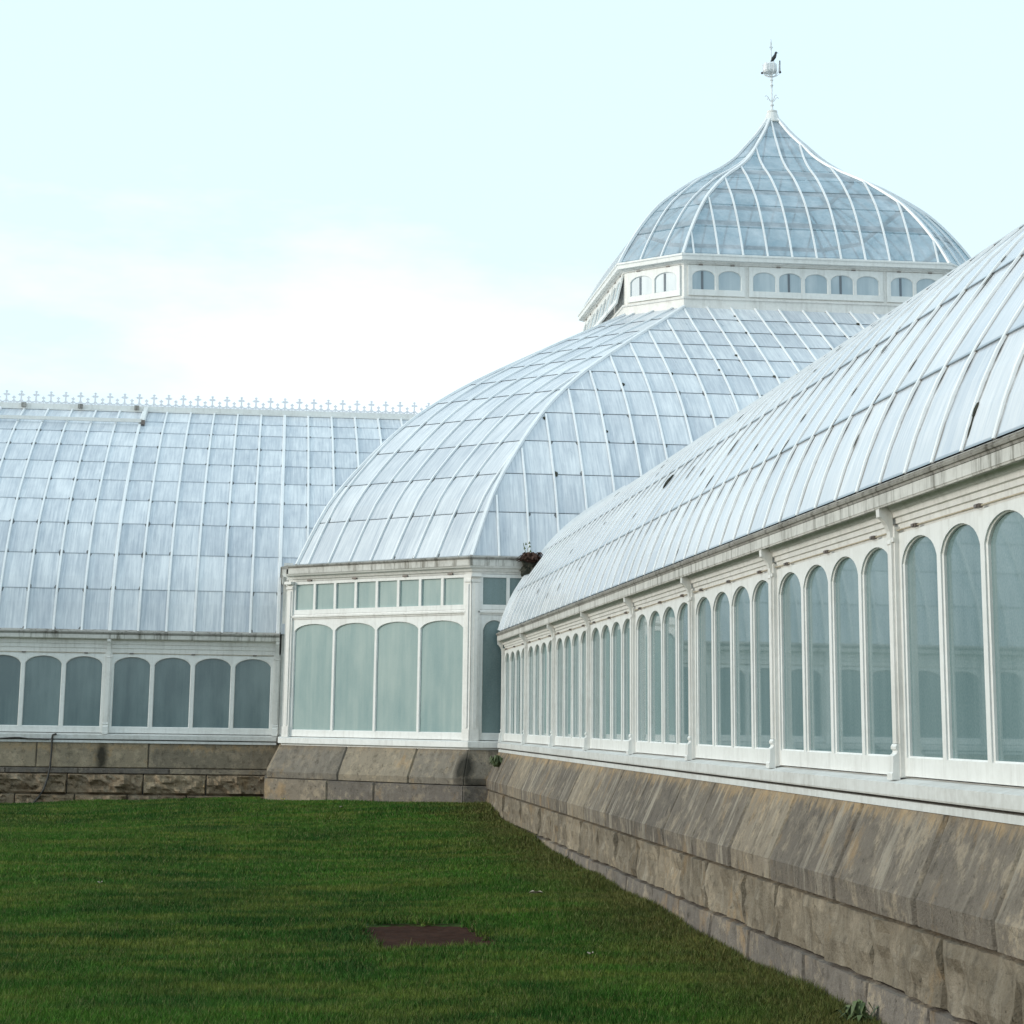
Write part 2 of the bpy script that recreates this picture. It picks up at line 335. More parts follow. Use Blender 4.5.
def course(mb, ua, ub, lens, prof, ext0=0, ext1=0, gap=.012, rough=0., back=.25, seed=0):
    """blocks along x. prof: outer polyline [(o,z)] from top to bottom"""
    rs = random.Random(seed); s = [ua]
    while s[-1] < ub-lens*.55: s.append(s[-1]+lens*rs.uniform(.82, 1.2))
    s[-1] = ub
    if len(s) == 1: s = [ua, ub]
    for i in range(len(s)-1):
        a, b = s[i], s[i+1]; r = rs.random(); jo = rs.uniform(-.004, .004)
        first, last = i == 0, i == len(s)-2
        n = max(3, int((b-a)/(.05 if rough > .1 else .09))) if rough else 4
        ss = [0]+[.02/(b-a)]+[k/n for k in range(1, n)]+[1-.02/(b-a)]+[1]
        # refine profile
        pr = []
        for (o0, z0), (o1, z1) in zip(prof, prof[1:]):
            m = max(1, int(math.hypot(o1-o0, z1-z0)/((.045 if rough > .1 else .08) if rough else .3)))
            pr += [(o0+(o1-o0)*q/m, z0+(z1-z0)*q/m) for q in range(m)]
        pr.append(prof[-1]); L = len(pr); acc = [0]
        for p, q in zip(pr, pr[1:]): acc.append(acc[-1]+math.hypot(p[0]-q[0], p[1]-q[1]))
        G = []; U = []; bev = .03
        for k, t in enumerate(ss):
            row = []; ur = []
            for j, (o, z) in enumerate(pr):
                x0 = a-(ext0*o if first else -gap/2); x1 = b+(ext1*o if last else -gap/2); x = x0+(x1-x0)*t
                edge = (k in (0, len(ss)-1)) or j in (0, L-1)
                oo = o+jo-(bev if edge else 0)
                if rough and not edge:
                    nz = noise.fractal(Vector((x*2.6+seed*3, z*4.1, r*50)), .7, 2.1, 5)
                    ridge = abs(noise.noise(Vector((x*1.7+9, z*2.6, seed+r*9))))
                    oo += rough*max(-.2, .42+.9*nz-.8*ridge)
                row.append(Vector((x, -oo, z))); ur.append((x, acc[j]))
            G.append(row); U.append(ur)
        for k in range(len(ss)-1):
            for j in range(L-1):
                mb.face([G[k][j], G[k+1][j], G[k+1][j+1], G[k][j+1]], [U[k][j], U[k+1][j], U[k+1][j+1], U[k][j+1]], r)
        bo = min(o for o, z in prof)-back
        for k in (0, len(ss)-1):
            ring = [g for g in G[k]]
            ring += [Vector((ring[-1].x, -bo, ring[-1].z)), Vector((ring[0].x, -bo, ring[0].z))]
            mb.face(ring if k else list(reversed(ring)), None, r)
        mb.face([G[0][0], Vector((G[0][0].x, -bo, G[0][0].z)), Vector((G[-1][0].x, -bo, G[-1][0].z)), G[-1][0]], None, r)
        for k in range(len(ss)-1): 
            mb.face([G[k][0], G[k+1][0], Vector((G[k+1][0].x, -bo, G[k+1][0].z)), Vector((G[k][0].x, -bo, G[k][0].z))], [U[k][0]]*4, r)

def interp(P, t):
    for (a, b), (c, d) in zip(P, P[1:]):
        if t <= c: return b+(d-b)*(t-a)/(c-a)
    return P[-1][1]
def smoothcurve(P, n=80):
    """monotone-ish Catmull-Rom resample of [(x,y)]"""
    out = []
    Q = [(2*P[0][0]-P[1][0], 2*P[0][1]-P[1][1])]+list(P)+[(2*P[-1][0]-P[-2][0], 2*P[-1][1]-P[-2][1])]
    for i in range(1, len(Q)-2):
        for k in range(8):
            t = k/8; r = []
            for d in (0, 1):
                p0, p1, p2, p3 = Q[i-1][d], Q[i][d], Q[i+1][d], Q[i+2][d]
                r.append(.5*(2*p1+(p2-p0)*t+(2*p0-5*p1+4*p2-p3)*t*t+(3*p1-p0-3*p2+p3)*t**3))
            out.append(tuple(r))
    out.append(tuple(P[-1])); return out
class Curve:
    def __init__(s, P):
        s.P = smoothcurve(P); s.s = [0]
        for a, b in zip(s.P, s.P[1:]): s.s.append(s.s[-1]+math.hypot(b[0]-a[0], b[1]-a[1]))
        s.L = s.s[-1]
    def at(s, d):
        d = max(0, min(s.L, d))
        for i in range(len(s.s)-1):
            if d <= s.s[i+1]+1e-9:
                t = (d-s.s[i])/(s.s[i+1]-s.s[i]); a, b = s.P[i], s.P[i+1]
                tl = math.hypot(b[0]-a[0], b[1]-a[1])
                return (a[0]+(b[0]-a[0])*t, a[1]+(b[1]-a[1])*t, -(b[1]-a[1])/tl, (b[0]-a[0])/tl)  # x,z, normal (x,z) outward-up
    def dist_at_x(s, x):
        for i, (a, b) in enumerate(zip(s.P, s.P[1:])):
            if x <= b[0]: return s.s[i]+(s.s[i+1]-s.s[i])*(x-a[0])/(b[0]-a[0])
        return s.L

# shared heights
ZGB, ZAR, ZSB = -.197, 1.339, -.467
PITCH = 3.6

def wing(root, ua, ub, posts, L, curve, rows, eave, zg, panemat, roofmat, ribs_u, mainset, near):
    """root: Empty with the local frame; posts: x of post centres"""
    o_eave = -eave[0]
    # backing wall, board above the lights
    w = MB(); w.box((ua, .10, -.6), (ub, .3, zg)); w.box((ua, -.0, 1.36), (ub, .10, 1.72)); w.box((ua, -.0, ZSB+.02), (ub, .1, -.335)); w.build('wall', 'paint', root)
    s = MB(); extr(s, [(0, -.338), (.03, -.342), (.135, -.366), (.150, -.372), (.150, ZSB+.012), (.145, ZSB), (.11, ZSB+.006), (.08, ZSB+.03), (0, ZSB+.03)], ua, ub); sill = s.build('sill', 'sillpaint', root)
    s = MB(); extr(s, [(0, ZSB-.020), (.128, ZSB-.022), (.130, ZSB-.075), (0, ZSB-.075)], ua, ub); s.build('sill_fillet', 'sillpaint', root); s = MB(); s.box((ua, -.08, ZSB-.03), (ub, 0, ZSB+.03)); s.build('sill_shadow_gap', 'mortar', root)  # recess between sill and fillet coloured dark for the shadow line there
    # cornice mouldings
    c = MB()
    zf = zg-.148+.03; zg_ = zg+.035; k_ = zf-1.574
    extr(c, [(0, 1.425), (.028, 1.425), (.030, 1.462+k_*.4), (.046, 1.466+k_*.4), (.048, 1.505+k_*.7), (.066, 1.51+k_*.7), (.070, 1.548+k_), (.09, 1.558+k_), (.105, 1.585+k_), (.13, 1.605+k_), (.16, 1.61+k_), (.16, 1.66+k_), (0, 1.66+k_)], ua, ub)
    c.build('cornice', 'paint', root)
    g = MB()
    extr(g, [(.10, zf+.03), (.16, zf), (.175, zf), (.178, zf+.012), (.182, zf+.014), (.182, zg_-.058), (.10, zg_-.058)], ua, ub); fas = g.build('fascia', 'cornice', root)
    g = MB()
    extr(g, [(.10, zg_-.055), (.186, zg_-.055), (.19, zg_-.038), (.202, zg_-.034), (.21, zg_-.016), (.20, zg_-.010), (.205, zg_), (.17, zg_+.008), (.16, zg_+.024), (.13, zg_+.03), (.07, zg_+.06), (.06, zg_-.03)], ua, ub); g.build('gutter', 'gutter', root)
    # one window of four lights, copied to each bay
    MG = .078; gl = (L-.24-3*MG)/4; fr = MB(); pn = MB(); x0 = .075; x1 = L-.075
    bx = [.12+i*(gl+MG) for i in range(4)]
    for i in range(4):
        a = x0 if i == 0 else bx[i]-MG/2; b = x1 if i == 3 else bx[i]+gl+MG/2
        light_frame(fr, a, b, -.325, 1.392, bx[i], bx[i]+gl, ZGB, ZAR-.17, .17, .038, -.012)
    pn.face([(x0+.01, .0, ZGB-.03), (x1-.01, .0, ZGB-.03), (x1-.01, .0, ZAR+.03), (x0+.01, .0, ZAR+.03)])
    win = pan = None
    hg = MB()
    for hx in (.55, L/2, L-.55): hg.box((hx-.06, -.075, 1.385), (hx+.06, -.035, 1.425))
    hinge = None
    for p, q in zip(posts, posts[1:]):
        if win is None:
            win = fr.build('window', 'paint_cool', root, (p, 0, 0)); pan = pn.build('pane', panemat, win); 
            hinge = []
            for hx in (.5, L/2, L-.5):
                h = MB(); h.box((-.042, -.068, 1.398), (.042, -.040, 1.424)); h.box((-.025, -.078, 1.402), (.025, -.068, 1.420)); hh = h.build('hinge', 'hinge', win, (hx, 0, 0)); hinge.append(hh)
        else:
            wc = copy(win, root, (p, 0, 0)); copy(pan, wc)
            for h in hinge: copy(h, wc)
    # operating rod
    r = MB(); r.tube([(ua, -.048, 1.412), (ub, -.048, 1.412)], .006, 6); r.build('opening_rod', 'rodpaint', root)
    # posts
    pm = MB(); pm.box((-.075, -.07, -.335), (.075, .1, 1.44)); pm.box((-.045, -.088, -.10), (.045, -.07, 1.33)); pm.box((-.085, -.085, 1.33), (.085, -.072, 1.36))
    post = brk = foot = None
    for p in posts:
        if post is None:
            post = pm.build('post', 'paint', root, (p, 0, 0))
            b = MB(); pts = [(.07, 1.31), (.082, 1.305), (.095, 1.32), (.088, 1.35), (.095, 1.41+k_*.4), (.115, 1.46+k_*.7), (.145, 1.50+k_), (.168, 1.515+k_), (.172, zf+.01), (.07, zf+.01)]
            extr(b, pts, -.04, .04); brk = b.build('bracket', 'paint', post)
            b = MB(); extr(b, [(.07, -.10), (.088, -.104), (.098, -.122), (.098, -.138), (.085, -.152), (.09, -.17), (.118, -.19), (.122, -.30), (.130, -.31), (.130, -.352), (.07, -.352)], -.06, .06); foot = b.build('foot_scroll', 'paint_cool', post)
        else:
            c_ = copy(post, root, (p, 0, 0)); copy(brk, c_); copy(foot, c_)
    # roof
    gm = MB(); pr = ribs_u[1]-ribs_u[0]; ur0 = ribs_u[0]
    C = curve
    for i in range(len(rows)-1):
        d0, d1 = rows[i], rows[i+1]; m = 3
        for k in range(m):
            da, db = d0+(d1-d0)*k/m, d0+(d1-d0)*(k+1)/m
            xa, za, nxa, nza = C.at(da); xb, zb, nxb, nzb = C.at(db)
            la, lb = .014*(1-k/m), .014*(1-(k+1)/m)
            A = (eave[0]+xa+nxa*la, eave[1]+za+nza*la); B = (eave[0]+xb+nxb*lb, eave[1]+zb+nzb*lb)
            u0, u1 = (ua-ur0)/pr, (ub-ur0)/pr; va, vb = i+k/m, i+(k+1)/m
            if k == 0 and i: gm.face([(ua, eave[0]+xa, eave[1]+za), (ub, eave[0]+xa, eave[1]+za), (ub, A[0], A[1]), (ua, A[0], A[1])], [(u0, i+.001), (u1, i+.001), (u1, i+.002), (u0, i+.002)])
            gm.face([(ua, A[0], A[1]), (ub, A[0], A[1]), (ub, B[0], B[1]), (ua, B[0], B[1])], [(u0, va+.001), (u1, va+.001), (u1, vb-.001), (u0, vb-.001)])
    roof = gm.build('roof', roofmat, root)
    # far slope of the roof (mirror), keeps the wing a closed building
    fs = MB(); xr, zr = eave[0]+C.at(C.L)[0], eave[1]+C.at(C.L)[1]
    prev = None
    for i in range(12):
        x, z, _, _ = C.at(C.L*(1-i/11)); cur = (2*xr-(eave[0]+x), eave[1]+z)
        if prev: fs.face([(ua, *prev), (ub, *prev), (ub, *cur), (ua, *cur)])
        prev = cur
    fs.face([(ua, *prev), (ub, *prev), (ub, prev[0], -2.4), (ua, prev[0], -2.4)]); fs.build('rear_slope', 'flashing', root)
    # ribs
    def ribmesh(w, h, bolts):
        b = MB(); pts = []; nr = []
        nn = 34
        for k in range(nn+1):
            x, z, nx, nz = C.at(C.L*k/nn); pts.append((0, eave[0]+x, eave[1]+z)); nr.append((0, nx, nz))
        b.bar(pts, nr, w, h, .004)
        if bolts:
            d = .35
            while d < C.L*.75:
                x, z, nx, nz = C.at(d); q = Vector((0, eave[0]+x, eave[1]+z))+Vector((0, nx, nz))*(h+.006)
                b.lathe([(.009, -.02), (.009, .008), (.004, .012)], q, 6); d += .5
        return b
    thin = thick = None
    for i, x in enumerate(ribs_u):
        main = i in mainset
        if main:
            if thick is None: thick = ribmesh(.085, .05, near).build('main_rib', 'rib', roof, (x, 0, 0))
            else: copy(thick, roof, (x, 0, 0))
        else:
            if thin is None: thin = (ribmesh(.055, .018, False) if near else ribmesh(.056, .038, False)).build('rib', 'rib', roof, (x, 0, 0))
            else: copy(thin, roof, (x, 0, 0))
    return roof, zf

# ================================================================== LEFT WING
YL = 45.917
lw = empty('greenhouse_wing', (0, YL, -1.9)); 
lwr = lw
def shiftroot(root, loc, rz):
    root.location = loc; root.rotation_euler = (0, 0, rz)
lw.location = (0, YL, 0)
tag(lw, 'long white glasshouse wing at the left with iron cresting along its ridge', 'greenhouse', 'curved roof glasshouse wings')
LL = 3.735
lposts = [.075-LL*i for i in range(10, -1, -1)]
Cl = Curve([(0, 0), (.31, .95), (.85, 1.79), (1.5, 2.55), (2.28, 3.18), (3.1, 3.75), (3.94, 4.29), (4.8, 4.81), (5.68, 5.28), (6.59, 5.70), (7.55, 6.10)])
lp = LL/6
lrib = [lposts[0]+.02+lp*i for i in range(60)]+[lposts[-1]+.02+lp*i for i in range(0, 10)]
lrib = [lposts[-1]-.0-lp*i for i in range(60, -12, -1)]
mainl = {i for i, x in enumerate(lrib) if abs(((x-lposts[-1])/LL)-round((x-lposts[-1])/LL)) < .02}
rl = [0]+[.995*i for i in range(1, 10)]+[Cl.L]
ra, rb = lposts[0], 7.0
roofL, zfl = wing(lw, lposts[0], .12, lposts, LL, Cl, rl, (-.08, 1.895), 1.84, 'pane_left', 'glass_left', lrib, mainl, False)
# the roof runs on behind the court: widen its glazing
for o in [roofL]+[c for c in lw.children if c.name.startswith('rear_slope')]:
    for v in o.data.vertices:
        if v.co.x > .1: v.co.x = 7.2
uvd = roofL.data.uv_layers['uv'].data
for lo in roofL.data.loops:
    if roofL.data.vertices[lo.vertex_index].co.x > 7: uvd[lo.index].uv.x = (7.2-lrib[0])/lp
# white end board against the court
b = MB(); b.box((.16, -.02, -.34), (.36, .14, 3.5)); b.box((.20, -.05, -.34), (.32, -.02, -.1)); b.build('end_board', 'paint', lw)
# ridge beam, blocks, cresting
yr, zr = -.08+Cl.at(Cl.L)[0], 1.895+Cl.at(Cl.L)[1]
b = MB(); b.box((ra, yr-.08, zr-.01), (rb, yr+.12, zr+.13)); b.box((ra, yr-.11, zr-.03), (rb, yr-.08, zr+.025)); ridge = b.build('ridge_beam', 'paint_cool', lw)
blk = None
for i in range(10):
    x = -3.84-1.475*i-.0
    if blk is None:
        b = MB(); b.box((-.06, -.2, -.05), (.06, -.1, .06)); blk = b.build('ridge_block', 'gutter', ridge, (x, yr, zr+.07))
    else: copy(blk, ridge, (x, yr, zr+.07))
def cresting():
    b = MB()
    def flat(pts, th=.02):   # polygon in xz
        f_ = 1.25; c_ = sum(p[0] for p in pts)/len(pts); pts = [(c_+(x-c_)*f_, z) for x, z in pts]; A = [Vector((x, -th/2, z)) for x, z in pts]; B = [Vector((x, th/2, z)) for x, z in pts]; b.loops([A, B])
    flat([(-.022, 0), (.022, 0), (.016, .20), (.05, .195), (.055, .21), (.085, .225), (.055, .24), (.05, .255), (.016, .25), (.02, .29), (.035, .31), (0, .335), (-.035, .31), (-.02, .29), (-.016, .25), (-.05, .255), (-.055, .24), (-.085, .225), (-.055, .21), (-.05, .195), (-.016, .20)])
    for s in (-1, 1):
        pts = []
        for k in range(9):
            a = math.pi*k/8; pts.append((s*(.098-.076*math.cos(a)), .085-.055*math.sin(a)))
        for (x0, z0), (x1, z1) in zip(pts, pts[1:]): b.tube([(x0, 0, z0), (x1, 0, z1)], .02, 5)
    flat([(.175, .0), (.21, .0), (.205, .12), (.225, .13), (.235, .155), (.215, .165), (.1925, .20), (.17, .165), (.15, .155), (.16, .13), (.18, .12)])
    return b
cr = None; x = -9.2
b = MB(); b.box((-9.4, yr-.015, zr+.128), (rb, yr+.015, zr+.15)); rail = b.build('cresting_rail', 'cresting', lw)
pitch = .3862
for i in range(42):
    if cr is None: cr = cresting().build('cresting_finial', 'cresting', rail, (x+i*pitch, yr, zr+.14))
    else: copy(cr, rail, (x+i*pitch, yr, zr+.14))
# raised ventilator along the ridge
b = MB()
def LP(d, lift): 
    x_, z_, nx, nz = Cl.at(d); return (-.08+x_+nx*lift, 1.895+z_+nz*lift)
xv = -3.60; dv = Cl.L-1.4
a0 = LP(dv, .13); a1 = LP(dv, .07)
b.box((ra, a0[0]-.05, a0[1]-.06), (xv, a0[0]+.04, a0[1]+.03))
vent = b.build('ridge_vent', 'paint_cool', lw)
b = MB(); pts = [(xv, *LP(dv+(Cl.L-dv)*k/4, .06)) for k in range(5)]; b.bar(pts, [(0, -.4, .9)]*5, .13, .08); b.build('vent_arm', 'paint_cool', vent)
b = MB(); b.box((xv-.02, a0[0]-.07, a0[1]-.12), (xv+.07, a0[0]+.03, a0[1]+.0)); b.build('vent_hinge', 'hinge', vent)
# stone base of the left wing
b = MB(); course(b, lposts[0], .3, 2.75, [(.10, -.52), (.105, -.54), (.115, -1.06), (.115, -1.08)], gap=.014, seed=4); b.build('stone_course', 'ashlar_left', lw)
b = MB(); course(b, lposts[0], .3, 1.7, [(.12, -1.09), (.15, -1.10), (.15, -1.19), (.13, -1.20)], gap=.004, seed=5); b.build('stone_band', 'plinth', lw)
b = MB(); course(b, lposts[0], .3, 1.45, [(.12, -1.205), (.15, -1.24), (.16, -1.60), (.13, -1.645)], gap=.025, rough=.14, seed=6); b.build('rock_faced_course', 'rock', lw)
b = MB(); course(b, lposts[0], .3, 1.2, [(.15, -1.65), (.20, -1.68), (.22, -1.95), (.22, -2.2)], gap=.025, rough=.12, seed=8); b.build('rock_faced_plinth', 'rock', lw)
b = MB(); b.box((lposts[0], -.085, -2.3), (.3, .2, -.5)); b.build('mortar', 'mortar', lw)

# ================================================================== RIGHT WING
XR, Y0 = 4.519, 39.4537
rw = empty('greenhouse_wing', (XR, Y0, 0), R(-90))
tag(rw, 'near white glasshouse wing at the right running away on a sloping stone base', 'greenhouse', 'curved roof glasshouse wings')
rposts = [PITCH*i for i in range(13)]
Cr = Curve([(0, 0), (.08, .25), (.17, .48), (.32, .78), (.57, 1.16), (.84, 1.53), (1.15, 1.90), (1.60, 2.29), (2.2, 2.69), (2.9, 3.12), (3.80, 3.60), (4.7, 4.0), (5.6, 4.34), (6.5, 4.62)])
rpz = PITCH/6
rrib = [-.12+rpz*i for i in range(0, 79)]
rrows = [0, .84, 1.86]+[1.86+.97*i for i in range(1, 6)]+[Cr.L]
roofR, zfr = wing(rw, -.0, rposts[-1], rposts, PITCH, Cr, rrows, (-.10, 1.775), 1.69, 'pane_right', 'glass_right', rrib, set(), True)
for o in [roofR]+[c for c in rw.children if c.name.startswith('rear_slope')]:
    for v in o.data.vertices:
        if v.co.x < .01: v.co.x = -4.6
uvd = roofR.data.uv_layers['uv'].data
for lo in roofR.data.loops:
    if roofR.data.vertices[lo.vertex_index].co.x < -4: uvd[lo.index].uv.x = (-4.6-rrib[0])/rpz
# end gutter return, rake flashing where the wing meets the court
b = MB(); pts = []; nr = []
for k in range(25):
    x_, z_, nx, nz = Cr.at(.0+3.9*k/24); pts.append((-.05, -.10+x_, 1.775+z_)); nr.append((0, nx, nz))
b.bar(pts, nr, .12, .07, -.0); b.build('rake_flashing', 'rib', rw)
def on_right(u, d, lift=.02):
    x_, z_, nx, nz = Cr.at(d); return (u, -.10+x_+nx*lift, 1.775+z_+nz*lift), (0, nx, nz), (0, nz, -nx)
RM = []
for (u_, d_, r_, l_) in ((26.75, .28, .035, 1.6), (13.2, 1.62, .075, 1.5), (26.7, .14, .03, 3.5), (3.8, .55, .025, 4), (6.0, .35, .02, 4), (9.1, .6, .02, 3.5), (17.4, 1.5, .03, 6), (20.6, .9, .025, 6), (22.8, 1.2, .02, 4), (23.7, .5, .02, 5), (15.5, 2.3, .025, 4), (12.0, 1.2, .02, 4), (24.6, 1.1, .02, 5), (25.2, 2.0, .02, 3), (8.1, 1.5, .02, 3), (10.2, 2.4, .025, 3), (19.2, 2.6, .02, 3)):
    RM.append((rrib[0]+rpz*round((u_-rrib[0])/rpz)+.05, d_, r_*(.8 if r_ >= .03 and l_ < 2.5 else .5), l_*1.3))
rs_ = random.Random(3)
for _ in range(30): RM.append((rrib[0]+rpz*rs_.randint(8, 48)+.05, rs_.uniform(.1, 3.0), rs_.uniform(.006, .014), rs_.uniform(2, 7)))
# stone base of the right wing
b = MB(); course(b, -.02, rposts[-1], 1.74, [(.02, -.543), (.128, -.545), (.14, -.575), (.36, -1.055), (.37, -1.07), (.36, -1.235), (.33, -1.245)], gap=.05, seed=11); b.build('sloped_slab_course', 'slab', rw)
b = MB(); course(b, .02, rposts[-1], 1.35, [(.31, -1.25), (.335, -1.27), (.345, -1.68), (.32, -1.70)], gap=.016, rough=.055, seed=12); b.build('stone_course', 'course', rw)
b = MB(); course(b, .03, rposts[-1], 1.6, [(.33, -1.705), (.355, -1.72), (.375, -2.0), (.375, -2.4)], gap=.014, rough=.02, seed=13); b.build('plinth', 'plinth', rw)
b = MB(); b.box((.05, -.29, -2.4), (rposts[-1], -.1, -1.2)); b.box((.05, -.10, -2.4), (rposts[-1], .2, -.49)); b.build('mortar', 'mortar', rw)

# ================================================================== THE COURT (octagonal domed pavilion)
XA, YA, CH, RR = 3.874, 39.787, 3.566, 13.024
PX, PY = 13.35, 52.80
WX0, WY0 = XA-CH, YA
court = empty('domed_pavilion', (PX, PY, 0))
tag(court, 'tall octagonal glass pavilion with a lantern and an ogee dome, between the two wings', 'pavilion')
def octa(cx, cy, hx, hy, c):
    # counter-clockwise seen from above starting at the front-left chamfer's right end
    return [Vector(p) for p in ((cx-hx+c, cy-hy), (cx+hx-c, cy-hy), (cx+hx, cy-hy+c), (cx+hx, cy+hy-c), (cx+hx-c, cy+hy), (cx-hx+c, cy+hy), (cx-hx, cy+hy-c), (cx-hx, cy-hy+c))]
wx1 = 2*PX-WX0; wy1 = 2*PY-WY0
W = octa(PX, PY, PX-WX0, PY-WY0, CH)           # wall corners
LX0, LX1, LYF, LYB, LC = 8.412, 18.17, 48.073, 57.636, 1.37
LCX, LCY = (LX0+LX1)/2, (LYF+LYB)/2
O = .15
Lw = octa(LCX, LCY, (LX1-LX0)/2-.22, (LYB-LYF)/2-.22, LC-.09)     # lantern walls
Wl = [v for v in W]
def edge_frame(P, i):
    a, b = P[i], P[(i+1) % 8]; d = (b-a); L = d.length; ang = math.atan2(d.y, d.x); return a, L, ang
TAN = math.tan(R(22.5))
def placed(o, a, ang, parent):
    # part in its own edge frame; the court's empty sits at (PX,PY)
    o.parent = parent; o.location = (a.x-PX, a.y-PY, 0); o.rotation_euler = (0, 0, ang); return o
def face_part(name, mb, mat, fr):
    a, L, ang = fr; o = mb.build(name, mat); return placed(o, a, ang, court)
DETAIL = {0, 6, 7}     # edge 7 is the chamfer facing us, 0 the front, 6 the left side
for i in range(8):
    fr = edge_frame(W, i); a, L, ang = fr
    # base
    b = MB(); course(b, 0, L, 1.75 if i == 7 else 2.1, [(.02, -.505), (.11, -.51), (.37, -1.03), (.38, -1.05), (.37, -1.17), (.34, -1.18)], TAN, TAN, gap=.018, seed=20+i); face_part('sloped_slab_course', b, 'slab_court', fr)
    b = MB(); course(b, 0, L, 1.5, [(.36, -1.185), (.41, -1.20), (.41, -1.58), (.42, -2.3)], TAN, TAN, gap=.012, rough=.015, seed=30+i); face_part('plinth', b, 'plinth', fr)
    b = MB(); extr(b, [(.0, -.49), (.08, -.49), (.30, -1.2), (.30, -2.3), (0, -2.3)], 0, L, TAN, TAN); face_part('mortar', b, 'mortar', fr)
    b = MB(); extr(b, [(-.2, -.5), (-.06, -.5), (-.06, 3.2), (-.2, 3.2)], 0, L, TAN, TAN); face_part('wall', b, 'paint', fr)
    b = MB(); extr(b, [(0, -.335), (.10, -.345), (.16, -.36), (.16, ZSB), (.12, ZSB+.02), (-.05, ZSB+.02)], 0, L, TAN, TAN)
    extr(b, [(-.05, ZSB+.018), (.09, ZSB+.018), (.09, ZSB-.05), (-.05, ZSB-.05)], 0, L, TAN, TAN); face_part('sill', b, 'paint_cool', fr)
    b = MB(); extr(b, [(-.05, 2.90), (.03, 2.90), (.04, 2.94), (.07, 2.95), (.09, 3.0), (.16, 3.02), (.18, 3.06), (-.05, 3.06)], 0, L, (-.1 if i == 7 else TAN), (-.3 if i == 6 else TAN)); face_part('cornice', b, 'paint', fr)
    b = MB(); e0, e1 = (-.5 if i == 7 else TAN), (-.5 if i == 6 else TAN)
    extr(b, [(.1, 3.065), (.175, 3.055), (.19, 3.055), (.192, 3.175), (.1, 3.175)], 0, L, e0, e1); face_part('fascia', b, 'cornice', fr)
    b = MB(); extr(b, [(.08, 3.177), (.20, 3.177), (.205, 3.195), (.225, 3.20), (.23, 3.225), (.20, 3.235), (.08, 3.262), (.0, 3.262), (.0, 3.177)], 0, L, e0, e1); face_part('gutter', b, 'gutter', fr)
    if i in DETAIL:
        p0, p1 = (.16, L-.17) if i == 7 else (.17, L-.17)
        if i == 7: n = 4
        else: n = int((L-.4)/.52)
        w_ = (p1-p0)/n; st = .09
        mid = MB(); extr(mid, [(-.06, 2.10), (.045, 2.10), (.05, 2.13), (.075, 2.14), (.075, 2.17), (.05, 2.18), (.045, 2.20), (-.06, 2.20)], p0-.06, p1+.06); face_part('transom_board', mid, 'paint', fr)
        frm = MB(); rise = .15 if i == 7 else .2; g0 = .030 if i == 7 else .035
        pm = MB()
        for k in range(n):
            x0, x1 = p0+k*w_, p0+(k+1)*w_
            light_frame(frm, x0-(.06 if k == 0 else 0), x1+(.06 if k == n-1 else 0), -.325, 2.095, x0+g0, x1-g0, ZGB, 2.0-rise, rise, .035, -.005)
        pm.face([(p0, -.0, -.25), (p1, -.0, -.25), (p1, -.0, 2.05), (p0, -.0, 2.05)])
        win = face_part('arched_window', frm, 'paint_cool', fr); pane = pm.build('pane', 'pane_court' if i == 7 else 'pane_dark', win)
        n2 = 8 if i == 7 else n; w2 = (p1-p0)/n2; frm = MB(); pm = MB()
        for k in range(n2):
            x0, x1 = p0+k*w2, p0+(k+1)*w2
            a0 = x0-(.06 if k == 0 else 0); a1 = x1+(.06 if k == n2-1 else 0); gx0, gx1 = x0+.033, x1-.033
            z0, z1, gz0, gz1 = 2.205, 2.895, 2.30, 2.835
            P = lambda x, z, o=.04: Vector((x, -o, z))
            for q in (((a0, z0), (gx0, z0), (gx0, z1), (a0, z1)), ((gx1, z0), (a1, z0), (a1, z1), (gx1, z1)), ((gx0, z0), (gx1, z0), (gx1, gz0), (gx0, gz0)), ((gx0, gz1), (gx1, gz1), (gx1, z1), (gx0, z1))): frm.face([P(*t) for t in q])
            rg = [(gx0, gz0), (gx1, gz0), (gx1, gz1), (gx0, gz1)]
            for t in range(4): u_, v_ = rg[t], rg[(t+1) % 4]; frm.face([P(*u_), P(*v_), P(*v_, -.05), P(*u_, -.05)])
        pm.face([(p0, .0, 2.22), (p1, .0, 2.22), (p1, .0, 2.88), (p0, .0, 2.88)])
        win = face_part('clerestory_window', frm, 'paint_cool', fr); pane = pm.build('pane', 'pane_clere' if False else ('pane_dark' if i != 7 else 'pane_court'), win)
        if i == 7:
            for hx in (.6, 1.9, 3.3, 4.5):
                h = MB(); h.box((hx-.06, -.07, 2.90), (hx+.06, -.03, 2.93)); h.build('hinge', 'hinge', win)
    else:
        b = MB(); extr(b, [(-.06, -.33), (.0, -.33), (.0, 2.9), (-.06, 2.9)], 0, L, TAN, TAN); face_part('side_wall', b, 'paint', fr)
    # corner post at the start of every edge
    b = MB(); A = a; 
    b.box((-.02, -.075, -.34), (.14, .05, 2.9)); b.box((.03, -.095, -.1), (.10, -.075, 2.7)); b.box((-.03, -.10, -.34), (.15, -.07, -.12)); b.box((-.03, -.10, 2.74), (.15, -.07, 2.79))
    b.box((-.04, -.16, 2.84), (.16, -.07, 2.9)); face_part('corner_post', b, 'paint', fr)
    b = MB(); b.box((L-.14, -.075, -.34), (L+.02, .05, 2.9)); b.box((L-.10, -.095, -.1), (L-.03, -.075, 2.7)); b.box((L-.15, -.10, -.34), (L+.03, -.07, -.12)); b.box((L-.15, -.10, 2.74), (L+.03, -.07, 2.79))
    face_part('corner_post', b, 'paint', fr)

